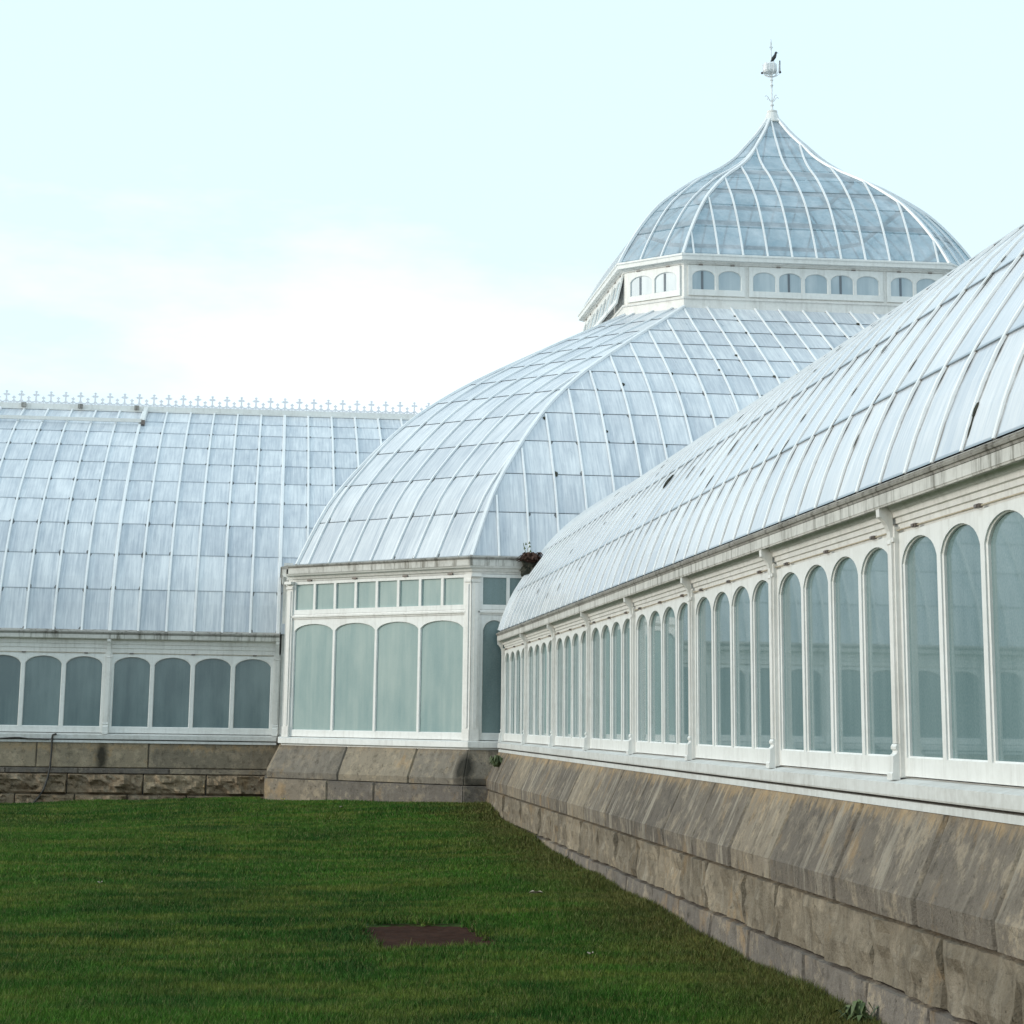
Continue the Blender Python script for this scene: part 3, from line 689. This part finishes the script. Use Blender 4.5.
# faceted curved roofs between two octagons
def faceted(P0, P1, zc, rows, mat, name, rib_pitch, wr, hr, facets, parent, hipw=.11, rough_rows=3, ribname='rib', lap=.012, offs={}, pit={}):
    """P0 lower polygon, P1 upper polygon (or apex), zc: Curve in (t*scale, z)"""
    g = MB(); T = lambda t: t
    for i in facets:
        a0, b0, a1, b1 = P0[i], P0[(i+1) % 8], P1[i], P1[(i+1) % 8]
        d = (b0-a0).normalized(); n = Vector((d.y, -d.x)); mid = (a0+b0)/2
        for j in range(len(rows)-1):
            for k in range(rough_rows):
                ta = rows[j]+(rows[j+1]-rows[j])*k/rough_rows; tb = rows[j]+(rows[j+1]-rows[j])*(k+1)/rough_rows
                za, zb = interp(zc, ta), interp(zc, tb)
                la, lb = lap*(1-k/rough_rows), lap*(1-(k+1)/rough_rows)
                p = [a0.lerp(a1, ta), b0.lerp(b1, ta), b0.lerp(b1, tb), a0.lerp(a1, tb)]; zz = [za+la, za+la, zb+lb, zb+lb]
                va, vb = j+k/rough_rows+.001, j+(k+1)/rough_rows-.001
                uvs = [((q-mid).dot(d)/pit.get(i, rib_pitch)-offs.get(i, .5)+51+i*30, v) for q, v in zip(p, (va, va, vb, vb))]
                g.face([(q.x-PX, q.y-PY, z) for q, z in zip(p, zz)], uvs)
    roof = g.build(name, mat, parent)
    def nrm_at(i, t):
        a0, b0, a1, b1 = P0[i], P0[(i+1) % 8], P1[i], P1[(i+1) % 8]
        d = (b0-a0).normalized(); n = Vector((d.y, -d.x)); run = -((a1-a0).dot(n))
        dz = (interp(zc, min(1, t+.01))-interp(zc, max(0, t-.01)))/((min(1, t+.01)-max(0, t-.01))*run)
        return Vector((n.x*dz, n.y*dz, 1)).normalized()
    for i in facets:
        a0, b0, a1, b1 = P0[i], P0[(i+1) % 8], P1[i], P1[(i+1) % 8]
        d = (b0-a0).normalized(); n = Vector((d.y, -d.x)); mid = (a0+b0)/2; L = (b0-a0).length; run = -((a1-a0).dot(n))
        rp = pit.get(i, rib_pitch); m = int((L/2)/rp+1.5)
        for q in range(-m, m+1):
            x = (q+offs.get(i, .5))*rp
            if abs(x) > L/2-.08: continue
            pts = []; nr = []; NN = 40
            for k in range(NN+1):
                t = k/NN
                xa = (a0.lerp(a1, t)-mid).dot(d); xb = (b0.lerp(b1, t)-mid).dot(d)
                if x < xa-.02 or x > xb+.02: break
                p = mid+d*x-n*run*t; pts.append((p.x-PX, p.y-PY, interp(zc, t))); nr.append(nrm_at(i, t))
            if len(pts) < 2: continue
            b = MB(); b.bar(pts, nr, wr, hr, .006); b.build(ribname, 'rib', roof)
    hips = sorted({i for f in facets for i in (f, (f+1) % 8)})
    for i in hips:
        pts = []; nr = []
        for k in range(41):
            t = k/40; p = P0[i].lerp(P1[i], t); pts.append((p.x-PX, p.y-PY, interp(zc, t))); nr.append((nrm_at(i, t)+nrm_at((i-1) % 8, t)).normalized())
        b = MB(); b.bar(pts, nr, hipw, hr*1.5, .0); b.build('hip_rib', 'rib', roof)
    return roof

def curve_tz(P):   # smooth [(t,z)]
    return smoothcurve(P)
def rows_by_arc(zc, run, step, n=None):
    s = [0]; t = [0]; N_ = 400
    acc = 0; pz = interp(zc, 0); last = 0; out = [0]
    for k in range(1, N_+1):
        tt = k/N_; z = interp(zc, tt); acc += math.hypot(run/N_, z-pz); pz = z
        if acc-last >= step: out.append(tt); last = acc
    if 1-out[-1] < .03: out[-1] = 1
    else: out.append(1)
    return out
PE = octa(PX, PY, PX-WX0+.08, PY-WY0+.08, CH+.08*(2-math.sqrt(2)))
xl_ = WX0+.13; dx_ = xl_-PE[7].x; PE[7] = Vector((xl_, PE[7].y-dx_)); PE[6] = Vector((xl_, PE[6].y+dx_))
pavz = curve_tz([(0, 3.245), (.045, 4.05), (.094, 4.77), (.189, 5.74), (.301, 6.68), (.409, 7.38), (.531, 8.04), (.738, 9.04), (.88, 9.70), (1, 10.27)])
roofP = faceted(PE, Lw, pavz, rows_by_arc(pavz, 8.3, 1.0), 'glass_pav', 'roof', .595, .045, .035, list(range(8)), court, .085, offs={0: .31}, pit={0: .61})
ms = random.Random(5)
def clump(parent, p, n, t, r, mat='moss', ln=1.5):
    b = MB(); n = Vector(n).normalized(); t = (Vector(t)-n*Vector(t).dot(n)).normalized(); s_ = t.cross(n)
    ring = []
    for z_, q in ((-.3, 1.0), (.35, .9), (.7, .35)):
        ring.append([Vector(p)+n*z_*r*.5+t*math.cos(6.283*k/9)*r*q*ln*ms.uniform(.75, 1.2)+s_*math.sin(6.283*k/9)*r*q*ms.uniform(.7, 1.2) for k in range(9)])
    b.loops(ring); return b.build('moss', mat, parent)
a0_, b0_, a1_, b1_ = PE[0], PE[1], Lw[0], Lw[1]
for i_ in range(34):
    q_ = ms.randint(-14, 6); x_ = (q_+.31)*.61; t_ = ms.choice(rows_by_arc(pavz, 8.3, 1.0)[1:-1])+ms.choice([0, 0, .03, -.02])
    mid_ = (a0_+b0_)/2; run_ = a1_.y-a0_.y
    if abs(x_) > (b0_-a0_).length/2*(1-t_)+(b1_-a1_).length/2*t_: continue
    z0_, z1_ = interp(pavz, t_), interp(pavz, min(1, t_+.02)); sl = (z1_-z0_)/(.02*run_)
    clump(roofP, (mid_.x+x_-PX+ms.choice([-.04, .04]), mid_.y+run_*t_-PY, z0_+.02), (0, -sl, 1), (0, 1, sl), ms.uniform(.025, .06))
for u_, d_, r_, l_ in RM:
    p_, n_, t_ = on_right(u_, d_, .012); clump(roofR, p_, n_, (0, -n_[2], n_[1]), r_, ln=l_)
# lantern
LE = octa(LCX, LCY, (LX1-LX0)/2, (LYB-LYF)/2, LC)
lan = MB(); 
for i in range(8):
    a, L, ang = edge_frame(Lw, i)
b0 = MB(); b0.box((-.02, -.02, 10.2), (.02, .02, 10.3))
lant = empty('lantern', (LCX-PX, LCY-PY, 0)); lant.parent = court
def lpart(name, mb, mat, fr, parent=None):
    a, L, ang = fr; o = mb.build(name, mat); o.parent = lant; o.location = (a.x-LCX, a.y-LCY, 0); o.rotation_euler = (0, 0, ang); return o
for i in range(8):
    fr = edge_frame(Lw, i); a, L, ang = fr
    b = MB(); extr(b, [(-.08, 10.0), (.03, 10.0), (.03, 10.47), (.06, 10.48), (.065, 10.53), (.0, 10.54), (.0, 11.36), (.03, 11.37), (.04, 11.40), (.09, 11.42), (.10, 11.45), (-.08, 11.45)], 0, L, TAN, TAN); wall = lpart('lantern_wall', b, 'paint', fr)
    b = MB(); extr(b, [(-.05, 11.452), (.20, 11.45), (.205, 11.54), (.23, 11.56), (.23, 11.60), (.18, 11.62), (-.05, 11.62)], 0, L, TAN, TAN); lpart('lantern_cornice', b, 'paint_cool', fr)
    groups = [2, 5, 2] if i % 2 == 0 else [2]
    tot = sum(groups); marg = .10; gap = .10
    w_ = (L-2*marg-gap*(len(groups)-1)-.12*len(groups))/tot; x = marg
    for gi, gn in enumerate(groups):
        fm = MB(); wid = gn*w_+.12; pnl = MB()
        for k in range(gn):
            x0, x1 = .06+k*w_, .06+(k+1)*w_; a0 = 0 if k == 0 else x0; a1 = wid if k == gn-1 else x1
            light_frame(fm, a0, a1, 10.575, 11.35, x0+.038, x1-.038, 10.72, 11.085, .14, .045, .0)
        open_ = i == 6 and gi == 0
        o = lpart('lantern_window', fm, 'paint_cool', fr); 
        o.location = (a.x-LCX+math.cos(ang)*x, a.y-LCY+math.sin(ang)*x, 0)
        pnl.face([(.04, -.012, 10.70), (wid-.04, -.012, 10.70), (wid-.04, -.012, 11.24), (.04, -.012, 11.24)])
        pnl.build('pane', 'pane_lantern', o)
        bars = MB()      # uprights seen through the panes
        for k in range(gn):
            if (k+gi) % 2 == 0 or i % 2: xx = .06+(k+.45)*w_; bars = MB(); bars.box((xx-.03, -.02, 10.72), (xx+.03, -.014, 11.2)); bars.build('inner_upright', 'slate', o)
        for hx in (wid*.22, wid*.78):
            h = MB(); h.box((hx-.05, -.065, 11.345), (hx+.05, -.02, 11.37)); h.build('hinge', 'hinge', o)
        if i == 6:      # these sashes hang open
            th = R(-13); H = 11.35; o.rotation_euler = (th, 0, ang); dy, dz = H*math.sin(th), H*(1-math.cos(th)); o.location.x += -math.sin(ang)*dy; o.location.y += math.cos(ang)*dy; o.location.z = dz
        x += wid+gap
# dome
DE = octa(LCX, LCY, (LX1-LX0)/2-.08, (LYB-LYF)/2-.08, LC)
domeroot = MB()
ap = [Vector((13.373, 52.80))+ (v-Vector((LCX, LCY))).normalized()*.20 for v in DE]
domez = curve_tz([(0, 11.60), (.05, 12.05), (.125, 12.62), (.21, 13.16), (.3, 13.60), (.467, 14.24), (.65, 14.80), (.76, 15.22), (.85, 15.70), (.93, 16.14), (1, 16.62)])
roofD = faceted(DE, ap, domez, [0, .10, .21, .33, .46, .60, .76, .9, 1], 'glass_dome', 'dome', .63, .05, .04, list(range(8)), court, .085, offs={0: 0., 2: 0., 4: 0., 6: 0.}, lap=.006, ribname='dome_rib')
pl = MB()      # purlins behind the glass
for t in (.14, .36, .62):
    A = [v.lerp(w, t) for v, w in zip(DE, ap)]; C0 = Vector((13.373, 52.80)); z = interp(domez, t)-.17
    for i in range(8):
        p, q = A[i], A[(i+1) % 8]; p2, q2 = p.lerp(C0, .02), q.lerp(C0, .02)
        P1_ = [(p.x-PX, p.y-PY), (q.x-PX, q.y-PY)]; pts = [(P1_[0][0], P1_[0][1], z), (P1_[1][0], P1_[1][1], z)]
        pl.bar(pts, [(0, 0, 1)]*2, .05, .11)
pl.build('purlin_ring', 'inner', roofD)
# unseen white sheet added below the dome to brighten its inside
fl = MB(); fl.face([(v.x-PX, v.y-PY, 10.9) for v in Lw]); fl.build('lantern_bounce_sheet', 'paint', court)
# cap and finial
tx, ty = 13.373-PX, 52.80-PY
b = MB(); b.lathe([(.26, 16.56), (.265, 16.60), (.235, 16.63), (.205, 16.70), (.145, 16.86), (.15, 16.88), (.15, 16.92), (.05, 16.94)], (tx, ty, 0), 16); cap = b.build('dome_cap', 'paint_cool', court, smooth=False)
b = MB(); b.lathe([(.055, 16.93), (.035, 17.0), (.03, 17.05), (.06, 17.10), (.03, 17.15), (.022, 17.3), (.022, 17.62), (.05, 17.68), (.022, 17.73), (.03, 17.80), (.05, 17.83), (.03, 17.88), (.02, 18.0), (.016, 18.6), (.012, 19.0), (.004, 19.06)], (tx, ty, 0), 10); fin = b.build('finial', 'rib', court)
b = MB()
for ang in (20, 110, 200, 290):
    ca, sa = math.cos(R(ang)), math.sin(R(ang))
    pts = [(tx+ca*r_, ty+sa*r_, z_) for r_, z_ in ((.02, 17.2), (.08, 17.24), (.14, 17.33), (.20, 17.36), (.22, 17.32))]
    b.tube(pts, .014, 5)
b.build('scroll_arms', 'rib', fin)
b = MB()
b.lathe([(.03, 18.0), (.10, 18.02), (.18, 18.05), (.205, 18.10), (.20, 18.28), (.15, 18.33), (.03, 18.34)], (tx-.04, ty, 0), 10)
for ang in range(0, 360, 45):
    ca, sa = math.cos(R(ang)), math.sin(R(ang)); b.tube([(tx+ca*.02, ty+sa*.02, 17.92), (tx+ca*.15, ty+sa*.15, 17.97), (tx+ca*.24, ty+sa*.24, 18.04), (tx+ca*.25, ty+sa*.25, 18.30)], .014, 5)
b.build('crown', 'rib', fin)
b = MB(); b.ball((tx-.27, ty, 18.03), .035); b.ball((tx+.25, ty, 18.08), .035); b.box((tx+.23, ty-.01, 18.05), (tx+.26, ty+.01, 18.42)); b.build('crown_knobs', 'dark', fin)
b = MB(); b.box((tx-.05, ty-.008, 18.78), (tx+.05, ty+.008, 18.82)); b.box((tx-.02, ty-.01, 18.72), (tx+.02, ty+.01, 18.94)); b.build('top_cross', 'rib', fin)
# bird
bd = MB()
L_ = []
for (dx, dz, r_) in ((-.085, .0, .012), (-.055, .05, .03), (-.02, .10, .055), (.02, .17, .062), (.05, .235, .045), (.065, .27, .034), (.075, .305, .038), (.082, .34, .022), (.084, .352, .006)):
    L_.append([Vector((dx+r_*math.cos(6.2832*k/10), r_*math.sin(6.2832*k/10), dz)) for k in range(10)])
bd.loops(L_); bd.tube([(.10, 0, .315), (.125, 0, .312), (.15, 0, .30)], [.014, .009, .002], 6); bd.tube([(-.05, 0, .05), (-.09, 0, -.03), (-.11, 0, -.08)], [.025, .02, .012], 6)
bd.tube([(.0, .02, .1), (.0, .02, -.0)], .007, 5); bd.tube([(.01, -.02, .1), (.01, -.02, -.0)], .007, 5)
br = bd.build('bird', 'bird', None, (PX+tx+.06, PY+ty, 18.335), smooth=True); tag(br, 'black bird perched on the crown of the dome finial', 'bird')

# ================================================================== GROUND
GS = [(4.15, 39.2, -1.50), (4.12, 35, -1.68), (4.12, 26.9, -1.83), (4.12, 21.8, -1.88), (4.12, 18.2, -1.94), (4.12, 16, -1.92), (4.12, 13.7, -1.94), (4.1, 8, -2.0), (4.1, 2, -2.05),
      (-.15, 43.6, -1.60), (1.9, 41.5, -1.56), (4.0, 39.6, -1.50), (-5.8, 45.6, -1.86), (-3, 45.6, -1.77), (-.2, 45.6, -1.69), (-12, 45.6, -1.93), (-25, 45.6, -1.95),
      (-4, 36, -1.86), (0, 36, -1.76), (-10, 30, -1.95), (0, 28, -1.90), (-5, 20, -1.98), (0, 18, -1.97), (0, 5, -2.1), (-15, 10, -2.1), (-30, 30, -2.05), (-30, 0, -2.15), (20, 45, -1.9), (20, 0, -2.1)]
gs = np.array(GS)
def gz(x, y):
    x = np.asarray(x, float); y = np.asarray(y, float)
    d2 = (x[..., None]-gs[:, 0])**2+(y[..., None]-gs[:, 1])**2+.8
    w = d2**-1.6
    far = 1e-5
    base = ((w*gs[:, 2]).sum(-1)+far*-2.05)/(w.sum(-1)+far)
    return base+.012*np.sin(x*1.3+y*.7)+.012*np.sin(y*1.9-x*.6)
PATCH = [(.90, 20.62), (1.98, 20.64), (2.17, 18.62), (1.02, 18.42)]     # sunken cover
def inpatch(x, y):
    ins = np.ones(np.shape(x), bool); c = np.array(PATCH); m_ = c.mean(0); c = m_+(c-m_)*1.0; x = x+.05*np.sin(y*17)+.04*np.sin(y*41+1); y = y+.07*np.sin(x*13)+.05*np.sin(x*37)
    for i in range(4):
        a, b = c[i], c[(i+1) % 4]; ins &= ((b[0]-a[0])*(y-a[1])-(b[1]-a[1])*(x-a[0])) < 0.0
    return ins
xs = np.concatenate([[-900, -300, -120, -60, -40, -30], np.arange(-25, 6, .35), [8, 15, 30, 60, 120, 300, 900]])
ys = np.concatenate([[-900, -300, -100, -40, -20, -10, -4], np.arange(0, 47, .35), [50, 60, 80, 120, 300, 900, 1500]])
XX, YY = np.meshgrid(xs, ys); ZZ = gz(XX, YY); ZZ -= .035+.09*np.exp(-(((XX-1.53)/.6)**6+((YY-19.5)/1.0)**6))
nx, ny = len(xs), len(ys)
verts = np.stack([XX, YY, ZZ], -1).reshape(-1, 3)
fc = []
for j in range(ny-1):
    for i in range(nx-1):
        cx_, cy_ = (xs[i]+xs[i+1])/2, (ys[j]+ys[j+1])/2
        fc.append((j*nx+i, j*nx+i+1, (j+1)*nx+i+1, (j+1)*nx+i))
me = bpy.data.meshes.new('lawn'); me.from_pydata(verts.tolist(), [], fc); me.materials.append(M['lawn']); me.shade_smooth()
lawn = bpy.data.objects.new('lawn', me); COL.objects.link(lawn); tag(lawn, kind='structure')
# grass blades, denser near the camera
def ratio(x, y): return x/np.maximum(y, 1)
def scatter(n, y0, y1, hmin, hmax, wid):
    y = rng.uniform(y0, y1, n*2); xl = -.150*y-1.0; x = rng.uniform(0, 1, n*2)*(4.25-xl)+xl
    # keep inside the view wedge and outside buildings
    ok = (x > -.150*y-.8)
    ok &= ~((x+y) > (XA+YA-.56)) | (x < WX0-.5); ok &= (y < YL-.18)
    ok &= ~inpatch(x, y) & (x < 4.14)
    x, y = x[ok][:n], y[ok][:n]; n = len(x)
    z = gz(x, y)-.04
    # clumping: height varies on a noise field
    cl = .5+.5*np.sin(x*3.1+1.7*np.sin(y*2.3))*np.sin(y*2.7+1.3*np.sin(x*1.9))
    h = rng.uniform(hmin, hmax, n)*(.7+.6*cl); edge = (np.abs(x-4.1) < .2) | (np.abs(np.hypot((x-1.53)/1.1, (y-19.5)/1.2)-.75) < .12); h[edge] *= 1.7
    tuft = rng.random(n) < .03; h[tuft] *= 1.6
    a = rng.uniform(0, 6.283, n); w = wid*rng.uniform(.7, 1.3, n); ln = rng.uniform(.1, 1.3, n)*(h+.02); b = rng.uniform(0, 6.283, n)
    V = np.zeros((n, 3, 3))
    V[:, 0] = np.stack([x-np.cos(a)*w, y-np.sin(a)*w, z], -1); V[:, 1] = np.stack([x+np.cos(a)*w, y+np.sin(a)*w, z], -1)
    V[:, 2] = np.stack([x+np.cos(b)*ln, y+np.sin(b)*ln, z+.04+h], -1)
    return V.reshape(-1, 3)
VV = np.concatenate([scatter(230000, 11.5, 17, .006, .034, .0045), scatter(230000, 17, 25, .006, .032, .006), scatter(170000, 25, 35, .005, .03, .009), scatter(120000, 35, 46, .004, .03, .012)])
nb = len(VV)//3
me = bpy.data.meshes.new('grass'); me.vertices.add(len(VV)); me.vertices.foreach_set('co', VV.astype(np.float32).ravel())
me.loops.add(nb*3); me.loops.foreach_set('vertex_index', np.arange(nb*3, dtype=np.int32))
me.polygons.add(nb); me.polygons.foreach_set('loop_start', np.arange(0, nb*3, 3, dtype=np.int32))
me.update(calc_edges=True); at = me.attributes.new('rnd', 'FLOAT', 'FACE'); at.data.foreach_set('value', rng.uniform(0, 1, nb).astype(np.float32))
me.materials.append(M['blade']); gr = bpy.data.objects.new('grass', me); COL.objects.link(gr)
tag(gr, 'short mown green grass with browner patches', 'grass', kind='stuff')
# sunken rusty cover
c = np.array(PATCH); zc_ = float(gz(1.5, 19.4))
b = MB(); top = [Vector((x, y, zc_-.018)) for x, y in PATCH]; bot = [Vector((x, y, zc_-.12)) for x, y in PATCH]
NG = 26
P = lambda s, t: (Vector(PATCH[0]).lerp(Vector(PATCH[1]), s)).lerp(Vector(PATCH[3]).lerp(Vector(PATCH[2]), s), t)
for i in range(NG):
    for j in range(NG):
        q = []
        for s_, t_ in ((i, j), (i, j+1), (i+1, j+1), (i+1, j)):
            p = P(s_/NG, t_/NG); hz = .012*noise.noise(Vector((p.x*11, p.y*11, 0)))+.006*noise.noise(Vector((p.x*40, p.y*40, 3))); q.append((p.x, p.y, zc_-.022+hz))
        b.face(q)
b.loops([[Vector((v.x, v.y, zc_-.12)) for v in bot], [Vector((v.x, v.y, zc_-.05)) for v in top]])
pt = b.build('ground_cover', 'rust'); tag(pt, 'brown rectangular cover sunk in the lawn', 'cover')
b = MB()
for i in range(4):
    p, q = Vector(PATCH[i]), Vector(PATCH[(i+1) % 4])
    b.bar([(p.x, p.y, zc_-.03), (q.x, q.y, zc_-.03)], [(0, 0, 1)]*2, .03, .02)
e = b.build('rim', 'rust', pt)

# black cable down the left wing's base
b = MB(); pts = [(-5.95, 45.755, -.477), (-5.6, 45.755, -.45), (-5.5, 45.755, -.45), (-5.3, 45.755, -.475), (-4.86, 45.755, -.482)]
b.tube(pts, .014, 6)
pts = [(-4.70, 45.75, -.36), (-4.78, 45.735, -.385), (-4.79, 45.74, -.45), (-4.79, 45.76, -.70), (-4.80, 45.74, -1.05), (-4.83, 45.70, -1.28), (-4.90, 45.64, -1.55), (-5.0, 45.60, -1.72), (-5.15, 45.58, -1.90)]
b.tube(Curve2(pts) if False else pts, .021, 8)
cb = b.build('cable', 'cable', smooth=False); tag(cb, 'black cable hanging down the stone base of the left wing', 'cable')

# dry plant in the gutter at the roof junction, weed on the slab
def plant(name, c, n, r, h, mat, label, cat, droop=0):
    b = MB(); rs = random.Random(len(label)*7+n)
    for i in range(n):
        a = rs.uniform(0, 6.28); l = rs.uniform(.4, 1)*r; e = rs.uniform(.2, 1)*h
        p0 = Vector(c)+Vector((rs.uniform(-.3, .3)*r, rs.uniform(-.3, .3)*r, 0)); p1 = p0+Vector((math.cos(a)*l*.6, math.sin(a)*l*.6, e)); p2 = p1+Vector((math.cos(a)*l*.5, math.sin(a)*l*.5, -e*droop))
        w = Vector((-math.sin(a), math.cos(a), .2))*r*.13
        b.face([p0-w*.4, p0+w*.4, p1+w, p1-w]); b.face([p1-w, p1+w, p2])
    o = b.build(name, mat); tag(o, label, cat); return o
dp = plant('dead_plant', (4.98, 39.42, 3.12), 220, .26, .20, 'dry', 'clump of dry brown plant debris in the gutter where the roofs meet', 'plant', .7)
b = MB(); [b.ball((5.0+random.uniform(-.2, .12), 39.48, 3.08+random.uniform(-.13, .10)), random.uniform(.05, .11), (1.2, .8, 1.0), 8, .03) for _ in range(9)]; b.build('debris', 'moss', dp)
b = MB()
for i in range(6): 
    x_, z_ = random.uniform(-.16, -.02), random.uniform(.1, .38); p = Vector((4.98+x_, 39.4, 3.12+z_)); b.face([p, p+Vector((.05, 0, .01)), p+Vector((.02, .01, .06))])
b.tube([(4.95, 39.42, 3.15), (4.85, 39.42, 3.4), (4.83, 39.4, 3.5)], .006, 4); b.tube([(4.95, 39.42, 3.15), (4.92, 39.42, 3.4), (4.95, 39.4, 3.42)], .006, 4)
b.build('green_shoots', 'leafgreen', dp)
plant('weed', (4.24, 38.35, -.80), 60, .17, .22, 'leafgreen', 'small green weed growing from a joint in the sloping stone base', 'plant', .6)
plant('weed', (4.02, 13.9, float(gz(4.02, 13.9))-.02), 40, .16, .16, 'leafgreen', 'tuft of broad weeds at the foot of the near stone base', 'plant', .5)
# leaves and dandelions
def leaf(x, y, s, mat, label, name='leaf', cat='leaf'):
    z = float(gz(x, y))+.035; b = MB(); a = random.uniform(0, 6.28); R_ = Matrix.Rotation(a, 3, 'Z')
    ring = [(-1, 0, .1), (-.6, .45, .25), (.1, .5, .3), (.7, .3, .2), (1.1, 0, .0), (.6, -.35, .35), (0, -.45, .15), (-.6, -.35, .3)]
    pts = [R_@Vector(p)*s+Vector((x, y, z)) for p in ring]; c_ = Vector((x, y, z))
    for i in range(8): b.face([c_, pts[i], pts[(i+1) % 8]])
    for i in range(8): b.face([c_-Vector((0, 0, .004)), pts[(i+1) % 8]-Vector((0, 0, .004)), pts[i]-Vector((0, 0, .004))])
    o = b.build(name, mat); tag(o, label, cat); return o
leaf(-.17+.45, 42.3, .085, 'yellow', 'yellow dandelion in the grass near the pavilion corner, the left one', 'dandelion', 'flower')
leaf(.62, 42.7, .05, 'yellow', 'small yellow dandelion close under the pavilion plinth', 'dandelion', 'flower')
leaf(1.35, 38.6, .06, 'fallen', 'tiny pale leaf on the grass in front of the pavilion', 'leaf', 'leaf')
leaf(3.0, 23.0, .075, 'fallen', 'pale curled leaf on the grass halfway along the right stone base', 'leaf', 'leaf')
leaf(2.75, 17.5, .055, 'fallen', 'brown leaf on the grass right of the sunken cover', 'leaf', 'leaf')
leaf(-1.9, 24.2, .06, 'fallen', 'pale leaf alone in the middle of the left lawn', 'leaf', 'leaf')

# ================================================================== SKY, SUN
SUN_EL, SUN_AZ = R(16), math.atan2(-1, -.10)     # azimuth measured like atan2(x,y) toward -X
sd = Vector((math.cos(SUN_EL)*math.sin(SUN_AZ), math.cos(SUN_EL)*math.cos(SUN_AZ), math.sin(SUN_EL)))
w = bpy.data.worlds.new('World'); S.world = w; w.use_nodes = True; t = w.node_tree; t.nodes.clear(); k = N(t)
sky = k.n('ShaderNodeTexSky', sky_type='NISHITA', sun_disc=False); sky.sun_elevation = SUN_EL; sky.sun_rotation = SUN_AZ; sky.air_density = 1.0; sky.dust_density = 1.5; sky.ozone_density = 1.0
tc = k.n('ShaderNodeTexCoord').outputs['Generated']
sp = k.n('ShaderNodeSeparateXYZ'); k.l(tc, sp.inputs[0])
nz = k.noise(k.mapv(tc, (1.6, 1.6, 5.0), (.35, .2, .1)), 1.6, 7, .55)
el = sp.outputs[2]
edge_ = k.math('ADD', el, k.math('MULTIPLY', k.math('SUBTRACT', nz, .5), .38))
cloud = k.ramp(edge_, .06, .20, 1, 0)
veil = k.mix(.72, sky.outputs[0], (7.0, 8.8, 9.6))
c = k.mix(k.math('MULTIPLY', cloud, 1.), veil, (10.0, 10.2, 10.3))
bg = k.n('ShaderNodeBackground'); k.l(c, bg.inputs[0]); bg.inputs[1].default_value = .12
o = k.n('ShaderNodeOutputWorld'); k.l(bg.outputs[0], o.inputs[0])
sun = bpy.data.lights.new('sun', 'SUN'); sun.energy = 1.3; sun.angle = R(12); sun.color = (1, .93, .83)
so = bpy.data.objects.new('sun', sun); COL.objects.link(so); so.rotation_euler = sd.to_track_quat('Z', 'Y').to_euler()
vs = S.view_settings; vs.view_transform = 'Standard'; vs.look = 'None'; vs.exposure = 0.3; vs.gamma = 1
S.cycles.max_bounces = 6; S.cycles.transparent_max_bounces = 12
